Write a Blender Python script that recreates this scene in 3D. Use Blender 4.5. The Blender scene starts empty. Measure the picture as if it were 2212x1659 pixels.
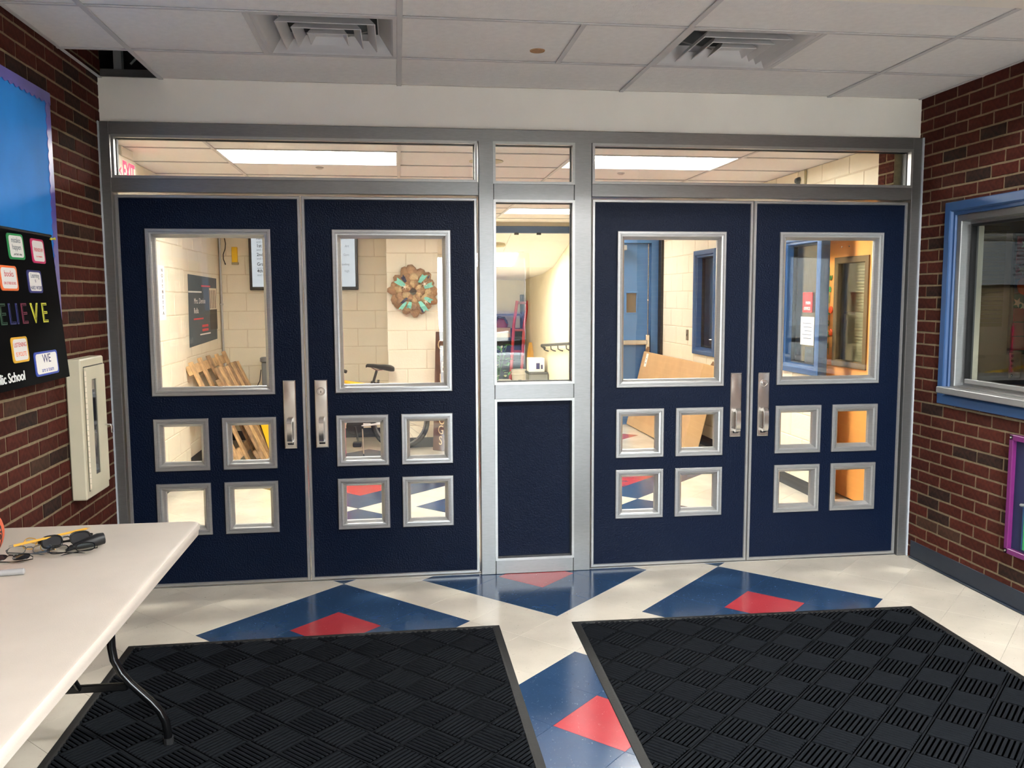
import bpy, bmesh, math, random
from mathutils import Vector, Matrix
random.seed(7)
S = bpy.context.scene
COL = S.collection

# ------------------------------------------------------------------ camera
f_px = 1865.19
cam_d = bpy.data.cameras.new('camera'); cam = bpy.data.objects.new('camera', cam_d); COL.objects.link(cam)
cr = Vector((0.99136502, -0.13104852, -0.00465746)); cd = Vector((-0.01771167, -0.0986254, -0.994967)); cf = Vector((0.12992961, 0.98645796, -0.10009486))
CAM = Vector((1.44784, -4.78439, 1.57305))
m = Matrix.Identity(4)
for i in range(3):
    m[i][0] = cr[i]; m[i][1] = -cd[i]; m[i][2] = -cf[i]; m[i][3] = CAM[i]
cam.matrix_world = m
cam_d.sensor_width = 36; cam_d.sensor_fit = 'HORIZONTAL'; cam_d.lens = f_px / 2212 * 36
cam_d.clip_start = 0.05; cam_d.clip_end = 300
S.camera = cam

# ------------------------------------------------------------------ world / light / exposure
SKY = 26.0
HALL_EMIT = 35.0
VEST_EMIT = 78.0
OFFICE_EMIT = 12.0
EXPOSURE = 1.35
w = bpy.data.worlds.new('world'); S.world = w; w.use_nodes = True
bg = w.node_tree.nodes['Background']; bg.inputs[0].default_value = (0.88, 0.94, 1.0, 1); bg.inputs[1].default_value = SKY
S.view_settings.view_transform = 'Standard'; S.view_settings.look = 'None'
S.view_settings.exposure = EXPOSURE; S.view_settings.gamma = 1; S.view_settings.use_curve_mapping = False
S.cycles.use_denoising = True
S.cycles.max_bounces = 10; S.cycles.diffuse_bounces = 5; S.cycles.glossy_bounces = 5; S.cycles.transparent_max_bounces = 24; S.cycles.transmission_bounces = 8
S.cycles.sample_clamp_indirect = 6.0
# daylight comes in through the glazed entry behind the camera: a portal in that opening guides the sampling of the sky
pl = bpy.data.lights.new('entry_portal', 'AREA'); pl.shape = 'RECTANGLE'; pl.size = 1.2; pl.size_y = 2.1; pl.cycles.is_portal = True
po = bpy.data.objects.new('entry_portal', pl); COL.objects.link(po); po.location = (2.51, -6.15, 1.07); po.rotation_euler = (math.radians(90), 0, math.radians(0))

# ------------------------------------------------------------------ colour + materials
def lin(c):
    return tuple(((x / 255) / 12.92 if x / 255 <= 0.04045 else ((x / 255 + 0.055) / 1.055) ** 2.4) for x in c)
MATS = {}
class NT:
    def __init__(s, name):
        s.m = bpy.data.materials.new(name); s.m.use_nodes = True; s.t = s.m.node_tree; s.n = s.t.nodes
        s.b = s.n['Principled BSDF']; s.out = s.n['Material Output']; MATS[name] = s.m
    def node(s, ty, **kw):
        nd = s.n.new(ty)
        for k, v in kw.items():
            if k.startswith('i_'):
                key = k[2:]
                nd.inputs[int(key) if key.isdigit() else key.replace('_', ' ')].default_value = v
            else: setattr(nd, k, v)
        return nd
    def link(s, a, b): s.t.links.new(a, b)
    def coord(s, kind='Object', scale=(1, 1, 1)):
        tc = s.node('ShaderNodeTexCoord'); mp = s.node('ShaderNodeMapping'); mp.inputs['Scale'].default_value = scale
        s.link(tc.outputs[kind], mp.inputs['Vector']); return mp.outputs[0]
    def ramp(s, fac, stops, interp='LINEAR'):
        r = s.node('ShaderNodeValToRGB'); r.color_ramp.interpolation = interp
        e = r.color_ramp.elements
        while len(e) > 1: e.remove(e[-1])
        e[0].position = stops[0][0]; e[0].color = (*stops[0][1], 1)
        for p, c in stops[1:]:
            k = e.new(p); k.color = (*c, 1)
        s.link(fac, r.inputs[0]); return r.outputs[0]
    def mix(s, fac, a, b, mode='MIX'):
        x = s.node('ShaderNodeMix', data_type='RGBA', blend_type=mode)
        for inp, v in ((x.inputs[0], fac), (x.inputs[6], a), (x.inputs[7], b)):
            if hasattr(v, 'is_linked'): s.link(v, inp)
            elif isinstance(v, (int, float)): inp.default_value = v
            else: inp.default_value = (*v, 1)
        return x.outputs[2]
    def bump(s, h, strength=0.3, dist=0.01):
        b = s.node('ShaderNodeBump'); b.inputs['Strength'].default_value = strength; b.inputs['Distance'].default_value = dist
        s.link(h, b.inputs['Height']); s.link(b.outputs[0], s.b.inputs['Normal']); return b
    def set(s, col=None, rough=None, metal=None, spec=None):
        if col is not None:
            if hasattr(col, 'is_linked'): s.link(col, s.b.inputs['Base Color'])
            else: s.b.inputs['Base Color'].default_value = (*col, 1)
        if rough is not None: s.b.inputs['Roughness'].default_value = rough
        if metal is not None: s.b.inputs['Metallic'].default_value = metal
        if spec is not None: s.b.inputs['Specular IOR Level'].default_value = spec
        return s.m

def M(name, c, rough=0.5, metal=0.0, var=0.12, scale=8.0, bump=0.0, bscale=60.0, spec=0.5, emit=None):
    """general procedural material: colour with a noise variation and optional fine relief"""
    if name in MATS: return MATS[name]
    t = NT(name); v = t.coord()
    n = t.node('ShaderNodeTexNoise'); n.inputs['Scale'].default_value = scale; n.inputs['Detail'].default_value = 4
    t.link(v, n.inputs['Vector'])
    a = tuple(x * (1 - var) for x in c); b = tuple(min(1, x * (1 + var)) for x in c)
    t.set(t.ramp(n.outputs[0], [(0.3, a), (0.7, b)]), rough, metal, spec)
    if bump:
        n2 = t.node('ShaderNodeTexNoise'); n2.inputs['Scale'].default_value = bscale; n2.inputs['Detail'].default_value = 5
        t.link(v, n2.inputs['Vector']); t.bump(n2.outputs[0], bump, 0.004)
    if emit:
        t.b.inputs['Emission Color'].default_value = (*emit[0], 1); t.b.inputs['Emission Strength'].default_value = emit[1]
    return t.m

def brick_mat(name, c1, c2, c3):
    t = NT(name); oi = t.node('ShaderNodeObjectInfo'); v = t.coord()
    base = t.ramp(oi.outputs['Random'], [(0.0, c1), (0.5, c2), (1.0, c3)])
    n = t.node('ShaderNodeTexNoise'); n.inputs['Scale'].default_value = 45; n.inputs['Detail'].default_value = 6; t.link(v, n.inputs['Vector'])
    t.set(t.mix(t.ramp(n.outputs[0], [(0.3, (0, 0, 0)), (0.75, (1, 1, 1))]), t.mix(0.35, base, (0.02, 0.015, 0.012)), t.mix(0.12, base, (0.30, 0.10, 0.06))), 0.9, 0, 0.1)
    t.bump(n.outputs[0], 0.5, 0.004); return t.m
brick_mat('brick_red', lin((57, 20, 15)), lin((66, 23, 17)), lin((74, 27, 20)))
brick_mat('brick_dark', lin((26, 20, 19)), lin((32, 26, 24)), lin((30, 23, 22)))
brick_mat('brick_brown', lin((62, 46, 36)), lin((58, 40, 31)), lin((66, 48, 38)))
M('mortar', lin((130, 115, 89)), 0.95, var=0.15, scale=40, bump=0.8, bscale=180, spec=0.2)

def vct(name, base, speck, dark):
    t = NT(name); oi = t.node('ShaderNodeObjectInfo')
    geo = t.node('ShaderNodeNewGeometry'); mp = t.node('ShaderNodeMapping'); mp.inputs['Scale'].default_value = (1, 1, 1); t.link(geo.outputs['Position'], mp.inputs['Vector'])
    v = mp.outputs[0]
    n = t.node('ShaderNodeTexNoise'); n.inputs['Scale'].default_value = 95; n.inputs['Detail'].default_value = 2; n.inputs['Distortion'].default_value = 1.6; t.link(v, n.inputs['Vector'])
    n2 = t.node('ShaderNodeTexNoise'); n2.inputs['Scale'].default_value = 60; n2.inputs['Detail'].default_value = 2; n2.inputs['Distortion'].default_value = 2.0; t.link(v, n2.inputs['Vector'])
    n3 = t.node('ShaderNodeTexNoise'); n3.inputs['Scale'].default_value = 3.2; n3.inputs['Detail'].default_value = 5; t.link(v, n3.inputs['Vector'])
    c = t.mix(t.ramp(n3.outputs[0], [(0.35, (0, 0, 0)), (0.7, (1, 1, 1))]), tuple(x * .9 for x in base), tuple(min(1, x * 1.1) for x in base))
    c = t.mix(t.ramp(n.outputs[0], [(0.69, (0, 0, 0)), (0.74, (1, 1, 1))]), c, speck)
    c = t.mix(t.ramp(n2.outputs[0], [(0.70, (0, 0, 0)), (0.76, (1, 1, 1))]), c, dark)
    r = t.node('ShaderNodeMapRange'); r.inputs['To Min'].default_value = 0.94; r.inputs['To Max'].default_value = 1.04; t.link(oi.outputs['Random'], r.inputs[0])
    mul = t.node('ShaderNodeVectorMath', operation='SCALE'); t.link(c, mul.inputs[0]); t.link(r.outputs[0], mul.inputs['Scale'])
    t.set(mul.outputs[0], 0.16, 0, 0.5)
    rr = t.node('ShaderNodeMapRange'); rr.inputs['To Min'].default_value = 0.10; rr.inputs['To Max'].default_value = 0.24; t.link(n3.outputs[0], rr.inputs[0]); t.link(rr.outputs[0], t.b.inputs['Roughness'])
    n4 = t.node('ShaderNodeTexNoise'); n4.inputs['Scale'].default_value = 5; n4.inputs['Detail'].default_value = 3; t.link(v, n4.inputs['Vector'])
    t.bump(n4.outputs[0], 0.04, 0.02)
    return t.m
vct('tile_cream', lin((208, 200, 184)), lin((190, 180, 162)), lin((150, 138, 120)))
vct('tile_blue', lin((38, 64, 96)), lin((118, 138, 158)), lin((26, 46, 74)))
vct('tile_red', lin((168, 54, 60)), lin((196, 110, 112)), lin((140, 42, 50)))

def frp():
    t = NT('door_navy'); v = t.coord()
    vo = t.node('ShaderNodeTexVoronoi'); vo.inputs['Scale'].default_value = 190; t.link(v, vo.inputs['Vector'])
    n = t.node('ShaderNodeTexNoise'); n.inputs['Scale'].default_value = 120; n.inputs['Detail'].default_value = 4; t.link(v, n.inputs['Vector'])
    n2 = t.node('ShaderNodeTexNoise'); n2.inputs['Scale'].default_value = 160; t.link(v, n2.inputs['Vector'])
    c = t.mix(t.ramp(n2.outputs[0], [(0.68, (0, 0, 0)), (0.78, (1, 1, 1))]), lin((2, 14, 36)), lin((36, 56, 88)))
    t.set(c, 0.42, 0, 0.13); t.bump(n.outputs[0], 0.55, 0.006); return t.m
frp()

def metal_mat(name, c, rough, metal=0.85, aniso=(1, 1, 60)):
    t = NT(name); v = t.coord(scale=aniso)
    n = t.node('ShaderNodeTexNoise'); n.inputs['Scale'].default_value = 30; n.inputs['Detail'].default_value = 3; t.link(v, n.inputs['Vector'])
    t.set(t.ramp(n.outputs[0], [(0.3, tuple(x * .93 for x in c)), (0.7, tuple(min(1, x * 1.05) for x in c))]), rough, metal)
    r = t.node('ShaderNodeMapRange'); r.inputs['To Min'].default_value = rough * .85; r.inputs['To Max'].default_value = rough * 1.15
    t.link(n.outputs[0], r.inputs[0]); t.link(r.outputs[0], t.b.inputs['Roughness']); return t.m
metal_mat('aluminium', (0.255, 0.255, 0.253), 0.36, 0.82, (1, 1, 8))
metal_mat('aluminium_trim', (0.42, 0.42, 0.412), 0.36, 0.75, (1, 1, 8))
metal_mat('steel', (0.72, 0.68, 0.63), 0.22, 0.95, (60, 60, 1))
metal_mat('steel_dull', (0.5, 0.5, 0.5), 0.45, 0.8)
metal_mat('chrome', (0.8, 0.8, 0.8), 0.12, 1.0)

def glass(name, tint=(0.96, 0.98, 0.97)):
    t = NT(name); t.n.remove(t.b)
    geo = t.node('ShaderNodeNewGeometry')
    mr = t.node('ShaderNodeMapRange'); mr.inputs['To Min'].default_value = 1.52; mr.inputs['To Max'].default_value = 1 / 1.52
    t.link(geo.outputs['Backfacing'], mr.inputs[0])
    fr = t.node('ShaderNodeFresnel'); t.link(mr.outputs[0], fr.inputs['IOR'])
    tr = t.node('ShaderNodeBsdfTransparent'); tr.inputs[0].default_value = (*tint, 1)
    gl = t.node('ShaderNodeBsdfGlossy'); gl.inputs['Roughness'].default_value = 0.0
    n = t.node('ShaderNodeTexNoise'); n.inputs['Scale'].default_value = 2.0; t.link(t.coord(), n.inputs['Vector'])
    bp = t.node('ShaderNodeBump'); bp.inputs['Strength'].default_value = 0.015; bp.inputs['Distance'].default_value = 0.05; t.link(n.outputs[0], bp.inputs['Height']); t.link(bp.outputs[0], gl.inputs['Normal'])
    mx = t.node('ShaderNodeMixShader'); t.link(fr.outputs[0], mx.inputs[0]); t.link(tr.outputs[0], mx.inputs[1]); t.link(gl.outputs[0], mx.inputs[2])
    t.link(mx.outputs[0], t.out.inputs['Surface']); return t.m
glass('glass'); glass('glass_dark', (0.55, 0.56, 0.52))

M('ceiling_tile', lin((238, 235, 232)), 0.9, var=0.03, scale=30, bump=0.35, bscale=160, spec=0.2)
M('grid_white', lin((200, 198, 198)), 0.5, var=0.03)
M('soffit_white', lin((243, 238, 228)), 0.6, var=0.03, scale=3, bump=0.1, bscale=90)
M('cmu_cream', lin((240, 230, 206)), 0.45, var=0.03, scale=6, bump=0.35, bscale=70)
M('cmu_joint', lin((226, 212, 184)), 0.6, var=0.04)
M('base_vinyl', lin((24, 34, 48)), 0.45, var=0.08)
M('base_dark', lin((30, 36, 46)), 0.4, var=0.08)
M('blue_paint', lin((40, 74, 118)), 0.4, var=0.05, scale=4)
M('blue_door', lin((74, 118, 168)), 0.4, var=0.05, scale=4)
M('black', lin((14, 14, 15)), 0.5, var=0.2)
M('black_gloss', lin((12, 12, 13)), 0.2, var=0.1)
M('rubber', lin((20, 20, 21)), 0.7, var=0.2, scale=40)
M('mat_rubber', lin((22, 22, 21)), 0.6, var=0.25, scale=20, bump=0.2, bscale=120)
M('mat_fibre', lin((25, 28, 32)), 0.95, var=0.35, scale=500, bump=0.9, bscale=900, spec=0.1)
M('table_white', lin((202, 191, 178)), 0.42, var=0.05, scale=5, bump=0.12, bscale=300)
M('cabinet_cream', lin((206, 198, 172)), 0.4, var=0.03)
M('blue_paper', lin((20, 124, 205)), 0.7, var=0.10, scale=4, bump=0.15, bscale=8)
M('purple_border', lin((92, 84, 158)), 0.35, var=0.12, scale=9)
M('black_cloth', lin((5, 5, 6)), 0.9, var=0.2, spec=0.08)
M('marker_grey', lin((158, 156, 154)), 0.4, var=0.04)
M('white_card', lin((232, 228, 222)), 0.6, var=0.02)
M('paper', lin((240, 238, 232)), 0.7, var=0.02)
M('wood_raw', lin((198, 162, 116)), 0.7, var=0.28, scale=14, bump=0.3, bscale=40)
M('wood_weathered', lin((152, 122, 90)), 0.8, var=0.35, scale=18, bump=0.4, bscale=40)
M('cardboard', lin((196, 158, 112)), 0.8, var=0.06, scale=6)
M('cardboard_dark', lin((120, 88, 58)), 0.85, var=0.08)
M('orange_wood', lin((238, 164, 88)), 0.35, var=0.07, scale=3)
M('bronze_frame', lin((112, 92, 62)), 0.4, var=0.05)
M('blind', lin((172, 160, 124)), 0.5, var=0.04)
M('office_wall', lin((196, 184, 160)), 0.8, var=0.04)
M('charcoal', lin((74, 86, 94)), 0.6, var=0.08)
M('yellow', lin((246, 200, 10)), 0.45, var=0.05)
M('pink', lin((240, 50, 120)), 0.5, var=0.05)
M('red', lin((196, 36, 40)), 0.45, var=0.08)
M('red_dark', lin((150, 30, 36)), 0.45, var=0.1)
M('white_paint', lin((236, 234, 230)), 0.4, var=0.03)
M('dark_brown', lin((88, 58, 46)), 0.6, var=0.15, scale=10)
M('gold_letter', lin((226, 196, 150)), 0.5, var=0.05)
M('burlap', lin((166, 128, 92)), 0.95, var=0.22, scale=60, bump=0.6, bscale=200)
M('burlap_light', lin((204, 174, 128)), 0.95, var=0.18, scale=60, bump=0.5, bscale=200)
M('teal_ribbon', lin((120, 200, 182)), 0.5, var=0.1)
M('navy_ribbon', lin((34, 34, 66)), 0.5, var=0.1)
M('bone', lin((238, 224, 200)), 0.7, var=0.05)
M('purple_paint', lin((100, 28, 90)), 0.4, var=0.12, scale=20)
M('dark_blue', lin((24, 30, 66)), 0.6, var=0.15)
M('green', lin((40, 140, 80)), 0.6, var=0.1)
M('leaf', lin((70, 120, 60)), 0.5, var=0.25, scale=12)
M('leaf_pale', lin((214, 220, 180)), 0.5, var=0.2, scale=12)
M('ball_orange', lin((206, 92, 58)), 0.6, var=0.08, scale=20, bump=0.5, bscale=400)
M('grey_plastic', lin((120, 124, 126)), 0.45, var=0.06)
M('grey_dark', lin((70, 74, 76)), 0.5, var=0.06)
M('bucket_white', lin((226, 220, 204)), 0.45, var=0.04)
M('asphalt', lin((120, 120, 118)), 0.9, var=0.15, scale=30)
M('caulk', lin((168, 172, 178)), 0.7, var=0.05)
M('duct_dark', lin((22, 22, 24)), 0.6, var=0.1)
M('amber', lin((214, 160, 60)), 0.35, var=0.1)
M('lens', lin((40, 40, 42)), 0.08, var=0.1)
M('screen', (0.05, 0.05, 0.05), 0.3, emit=((0.86, 0.92, 1.0), 0.27))
M('lamp_tube', (0.9, 0.9, 0.9), 0.4, emit=((1.0, 0.955, 0.895), HALL_EMIT))
M('lamp_far', (0.9, 0.9, 0.9), 0.4, emit=((1.0, 0.95, 0.88), HALL_EMIT * 0.5))
M('fill_vest', (0.9, 0.9, 0.9), 0.4, emit=((1.0, 0.985, 0.98), VEST_EMIT))
M('fill_office', (0.9, 0.9, 0.9), 0.4, emit=((1.0, 0.95, 0.88), OFFICE_EMIT))
M('lamp_body', lin((240, 238, 232)), 0.5, var=0.02)
M('exit_red', lin((230, 30, 50)), 0.5, emit=((1.0, 0.05, 0.12), 0.9))
M('van_white', lin((226, 228, 232)), 0.3, var=0.03)
for nm, c in dict(c_green=(40, 140, 78), c_crimson=(196, 40, 96), c_orange=(236, 112, 52), c_navy=(46, 46, 110), c_gold=(226, 172, 50), c_royal=(40, 66, 160),
                  t_red=(196, 52, 60), t_navy=(34, 34, 92), t_grey=(96, 104, 112), t_yellow=(214, 208, 70), t_green=(44, 74, 56), t_blue=(40, 44, 100), t_maroon=(110, 36, 60), t_white=(240, 238, 234), t_black=(20, 20, 20),
                  skin=(206, 160, 130), q_teal=(60, 120, 110), q_navy=(50, 56, 96), q_red=(190, 46, 60), q_orange=(240, 90, 30), poster_red=(226, 76, 84)).items():
    M(nm, lin(c), 0.6, var=0.05)

# ------------------------------------------------------------------ mesh helpers
ORG = {}
class MB:
    def __init__(s): s.v = []; s.f = []; s.mi = []; s.k = 0
    def add(s, vs, fs, T=None):
        b = len(s.v)
        s.v += [tuple(T @ Vector(p)) if T is not None else tuple(p) for p in vs]
        s.f += [tuple(b + i for i in q) for q in fs]; s.mi += [s.k] * len(fs); return s
    def box(s, a, b, T=None):
        (x0, y0, z0), (x1, y1, z1) = a, b
        return s.add([(x0, y0, z0), (x1, y0, z0), (x1, y1, z0), (x0, y1, z0), (x0, y0, z1), (x1, y0, z1), (x1, y1, z1), (x0, y1, z1)],
                     [(0, 3, 2, 1), (4, 5, 6, 7), (0, 1, 5, 4), (1, 2, 6, 5), (2, 3, 7, 6), (3, 0, 4, 7)], T)
    def cbox(s, a, b, c=0.003, T=None):
        """box with chamfered edges"""
        lo = [min(a[i], b[i]) for i in range(3)]; hi = [max(a[i], b[i]) for i in range(3)]
        c = min(c, min(hi[i] - lo[i] for i in range(3)) * 0.45)
        vs = []; idx = {}
        for sx in (0, 1):
            for sy in (0, 1):
                for sz in (0, 1):
                    sg = (sx, sy, sz)
                    for ax in range(3):
                        p = [(hi[i] if sg[i] else lo[i]) if i == ax else ((hi[i] - c) if sg[i] else (lo[i] + c)) for i in range(3)]
                        idx[(sg, ax)] = len(vs); vs.append(p)
        fs = []
        for ax in range(3):
            o = [i for i in range(3) if i != ax]
            for sd in (0, 1):
                q = []
                for u, v in ((0, 0), (1, 0), (1, 1), (0, 1)):
                    sg = [0, 0, 0]; sg[ax] = sd; sg[o[0]] = u; sg[o[1]] = v; q.append(idx[(tuple(sg), ax)])
                flip = (sd == 0) != (ax == 1)
                fs.append(tuple(reversed(q)) if flip else tuple(q))
        for ax in range(3):
            o = [i for i in range(3) if i != ax]
            for u in (0, 1):
                for v in (0, 1):
                    g0 = [0, 0, 0]; g0[o[0]] = u; g0[o[1]] = v; g1 = list(g0); g1[ax] = 1; g0, g1 = tuple(g0), tuple(g1)
                    fs.append((idx[(g0, o[0])], idx[(g1, o[0])], idx[(g1, o[1])], idx[(g0, o[1])]))
        for sx in (0, 1):
            for sy in (0, 1):
                for sz in (0, 1): fs.append(tuple(idx[((sx, sy, sz), ax)] for ax in range(3)))
        return s.add(vs, fs, T)
    def tube(s, pts, r, n=8, caps=True, closed=False, T=None):
        pts = [Vector(p) for p in pts]; N = len(pts); rs = r if isinstance(r, (list, tuple)) else [r] * N
        vs = []; fs = []; up = None
        for i, p in enumerate(pts):
            if closed: t = (pts[(i + 1) % N] - pts[i - 1]).normalized()
            else: t = (pts[min(i + 1, N - 1)] - pts[max(i - 1, 0)]).normalized()
            if up is None: up = t.orthogonal().normalized()
            else:
                up = up - t * up.dot(t); up = up.normalized() if up.length > 1e-6 else t.orthogonal().normalized()
            sd = t.cross(up)
            for k in range(n):
                a = 2 * math.pi * k / n; vs.append(p + (up * math.cos(a) + sd * math.sin(a)) * rs[i])
        for i in range(N if closed else N - 1):
            j = (i + 1) % N
            for k in range(n): fs.append((i * n + k, i * n + (k + 1) % n, j * n + (k + 1) % n, j * n + k))
        if caps and not closed:
            fs.append(tuple(reversed(range(n)))); fs.append(tuple(range((N - 1) * n, N * n)))
        return s.add(vs, fs, T)
    def lathe(s, prof, n=24, T=None):
        vs = []; fs = []
        for r, z in prof:
            for k in range(n):
                a = 2 * math.pi * k / n; vs.append((r * math.cos(a), r * math.sin(a), z))
        for i in range(len(prof) - 1):
            for k in range(n): fs.append((i * n + k, i * n + (k + 1) % n, (i + 1) * n + (k + 1) % n, (i + 1) * n + k))
        fs.append(tuple(reversed(range(n)))); fs.append(tuple(range((len(prof) - 1) * n, len(prof) * n)))
        return s.add(vs, fs, T)
    def prism(s, poly, h0, h1, T=None):
        n = len(poly); vs = [(x, y, h0) for x, y in poly] + [(x, y, h1) for x, y in poly]
        fs = [tuple(reversed(range(n))), tuple(range(n, 2 * n))] + [(k, (k + 1) % n, n + (k + 1) % n, n + k) for k in range(n)]
        return s.add(vs, fs, T)
    def ring(s, rect, prof, T=None, close=False):
        """sweep profile [(inset, depth)] round rect (x0,x1,z0,z1) in the xz plane, depth along y"""
        x0, x1, z0, z1 = rect; vs = []; fs = []; n = len(prof)
        for cx, cz, sx, sz in ((x0, z0, 1, 1), (x1, z0, -1, 1), (x1, z1, -1, -1), (x0, z1, 1, -1)):
            for d, y in prof: vs.append((cx + sx * d, y, cz + sz * d))
        for c in range(4):
            e = (c + 1) % 4
            for i in range(n if close else n - 1):
                j = (i + 1) % n; fs.append((c * n + i, e * n + i, e * n + j, c * n + j))
        return s.add(vs, fs, T)
    def plate(s, xs, zs, solid, y0, y1, T=None):
        """plate in the xz plane cut into cells; solid(i,j) says which cells are there"""
        nx, nz = len(xs) - 1, len(zs) - 1
        ok = lambda i, j: 0 <= i < nx and 0 <= j < nz and solid(i, j)
        for i in range(nx):
            for j in range(nz):
                if not ok(i, j): continue
                a, b, c, d = xs[i], xs[i + 1], zs[j], zs[j + 1]
                s.add([(a, y0, c), (b, y0, c), (b, y0, d), (a, y0, d)], [(0, 1, 2, 3)], T)
                s.add([(a, y1, c), (b, y1, c), (b, y1, d), (a, y1, d)], [(3, 2, 1, 0)], T)
                if not ok(i - 1, j): s.add([(a, y0, c), (a, y1, c), (a, y1, d), (a, y0, d)], [(3, 2, 1, 0)], T)
                if not ok(i + 1, j): s.add([(b, y0, c), (b, y1, c), (b, y1, d), (b, y0, d)], [(0, 1, 2, 3)], T)
                if not ok(i, j - 1): s.add([(a, y0, c), (b, y0, c), (b, y1, c), (a, y1, c)], [(3, 2, 1, 0)], T)
                if not ok(i, j + 1): s.add([(a, y0, d), (b, y0, d), (b, y1, d), (a, y1, d)], [(0, 1, 2, 3)], T)
        return s
    def mesh(s, name, mats, org=(0, 0, 0), smooth=False):
        o = Vector(org); me = bpy.data.meshes.new(name)
        me.from_pydata([tuple(Vector(p) - o) for p in s.v], [], s.f)
        for mt in (mats if isinstance(mats, (list, tuple)) else [mats]): me.materials.append(MATS[mt])
        if any(s.mi): me.polygons.foreach_set('material_index', s.mi)
        bm = bmesh.new(); bm.from_mesh(me); bmesh.ops.recalc_face_normals(bm, faces=bm.faces); bm.to_mesh(me); bm.free()
        if smooth:
            me.polygons.foreach_set('use_smooth', [True] * len(me.polygons))
            try: me.set_sharp_from_angle(angle=math.radians(40))
            except Exception: pass
        me.update(); return me
    def build(s, name, mats, parent=None, org=None, smooth=False, label=None):
        """link as ONE object; verts are given in world space (or in the parent's own space when the parent is rotated)"""
        if parent is not None: o = ORG[parent]
        elif org is not None: o = Vector(org)
        else:
            lo = [min(p[i] for p in s.v) for i in range(3)]; hi = [max(p[i] for p in s.v) for i in range(3)]
            o = Vector(((lo[0] + hi[0]) / 2, (lo[1] + hi[1]) / 2, lo[2]))
        ob = bpy.data.objects.new(name, s.mesh(name, mats, o, smooth)); COL.objects.link(ob)
        if parent is not None: ob.parent = parent
        else: ob.location = o
        ORG[ob] = Vector(o)
        if label: ob['label'] = label
        return ob

def tag(o, label=None, cat=None, group=None, kind=None):
    for k, v in (('label', label), ('category', cat), ('group', group), ('kind', kind)):
        if v: o[k] = v
    return o
def thing(name, loc, label, cat, group=None, local=False, rz=0.0, kind=None, M4=None):
    """an Empty at the thing's base. local=True: parts are given in its own space"""
    o = bpy.data.objects.new(name, None); COL.objects.link(o); o.empty_display_size = 0.1
    if M4 is not None: o.matrix_world = M4
    else:
        o.location = loc; o.rotation_euler = (0, 0, rz)
    ORG[o] = Vector((0, 0, 0)) if local else Vector(loc)
    return tag(o, label, cat, group, kind)
def put(me, name, parent, loc=(0, 0, 0), rot=None):
    """place shared mesh data as a part"""
    ob = bpy.data.objects.new(name, me); COL.objects.link(ob); ob.parent = parent
    ob.location = Vector(loc) - (ORG[parent] if parent is not None else Vector()); ORG[ob] = ORG[parent] if parent is not None else Vector()
    if rot: ob.rotation_euler = rot
    return ob
def frame_T(o, ex, ey, ez):
    T = Matrix.Identity(4)
    for i in range(3): T[i][0] = ex[i]; T[i][1] = ey[i]; T[i][2] = ez[i]; T[i][3] = o[i]
    return T
def text(s, size, T, mat, parent, name='lettering', extrude=0.0006, sx=1.0, align='CENTER', bold=0.0):
    """lettering in the xy plane of T, as a mesh part"""
    cu = bpy.data.curves.new(name, 'FONT'); cu.body = s; cu.size = size; cu.extrude = extrude; cu.align_x = align; cu.align_y = 'CENTER'; cu.resolution_u = 3; cu.offset = bold
    ob = bpy.data.objects.new(name, cu); COL.objects.link(ob)
    me = bpy.data.meshes.new_from_object(ob); bpy.data.objects.remove(ob); bpy.data.curves.remove(cu)
    org = ORG[parent]
    me.transform(Matrix.Translation(-org) @ T @ Matrix.Diagonal((sx, 1, 1, 1)))
    me.materials.clear(); me.materials.append(MATS[mat])
    o = bpy.data.objects.new(name, me); COL.objects.link(o); o.parent = parent; ORG[o] = org; return o
def clip(me, planes):
    """cut a mesh by planes (point, outward normal); returns False when nothing is left"""
    bm = bmesh.new(); bm.from_mesh(me)
    for co, no in planes:
        g = bm.verts[:] + bm.edges[:] + bm.faces[:]
        r = bmesh.ops.bisect_plane(bm, geom=g, plane_co=co, plane_no=no, clear_outer=True, dist=1e-5)
        ed = [e for e in bm.edges if e.is_boundary]
        if ed: bmesh.ops.holes_fill(bm, edges=ed)
        if not bm.faces: bm.free(); return False
    bm.to_mesh(me); bm.free(); return True
R = math.radians

# ================================================================== THE SETTING
LW, RW = -0.059, 4.492          # vestibule brick walls
ZC, ZH = 2.704, 2.56            # ceilings: vestibule, hall
BACKY = -6.0                    # entry wall behind the camera
HL, HR = -0.48, 4.65            # hall side walls
DW, GAP, DH = 0.94527, 0.64041, 2.116
DX = [0, DW, 2 * DW + GAP, 3 * DW + GAP]

# ------------------------------------------------------------------ floor: twelve-inch tiles laid diagonally
TL = 0.3048; Q = TL / math.sqrt(2); FX, FY = 2.20464, -0.06234
floor = MB().box((-0.9, BACKY, -0.12), (8.6, 6.0, -0.008)).build('floor', 'mortar', org=(2.2, 0, 0))
tag(floor, 'cream, blue and red vinyl tile floor laid in diamonds', kind='structure')
def tile_colour(i, j):
    """lattice cell centre (i*Q, j*Q) from the centre diamond, i+j even"""
    x, y = i, j
    for k in range(-4, 5):
        for cx, cy in ((0, 8 * k), (-5, -3 + 8 * k), (5, -3 + 8 * k)):
            if abs(cx) == 5 and cy > 8: continue
            a = abs(x - cx) + abs(y - cy)
            if a == 0: return 'tile_red'
            if a <= 2: return 'tile_blue'
        for cx in (-5, 5):
            if (x, y) == (cx, 1 + 8 * k) and y < 9: return 'tile_blue'
    for cx in (-5, 5):
        a = abs(x - cx) + abs(y - 14)
        if a <= 3: return 'tile_red'
        if a <= 5: return 'tile_blue'
        if cx > 0 and abs(x - cx) + abs(y - 22) <= 3: return 'tile_red'
    return 'tile_cream'
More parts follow.
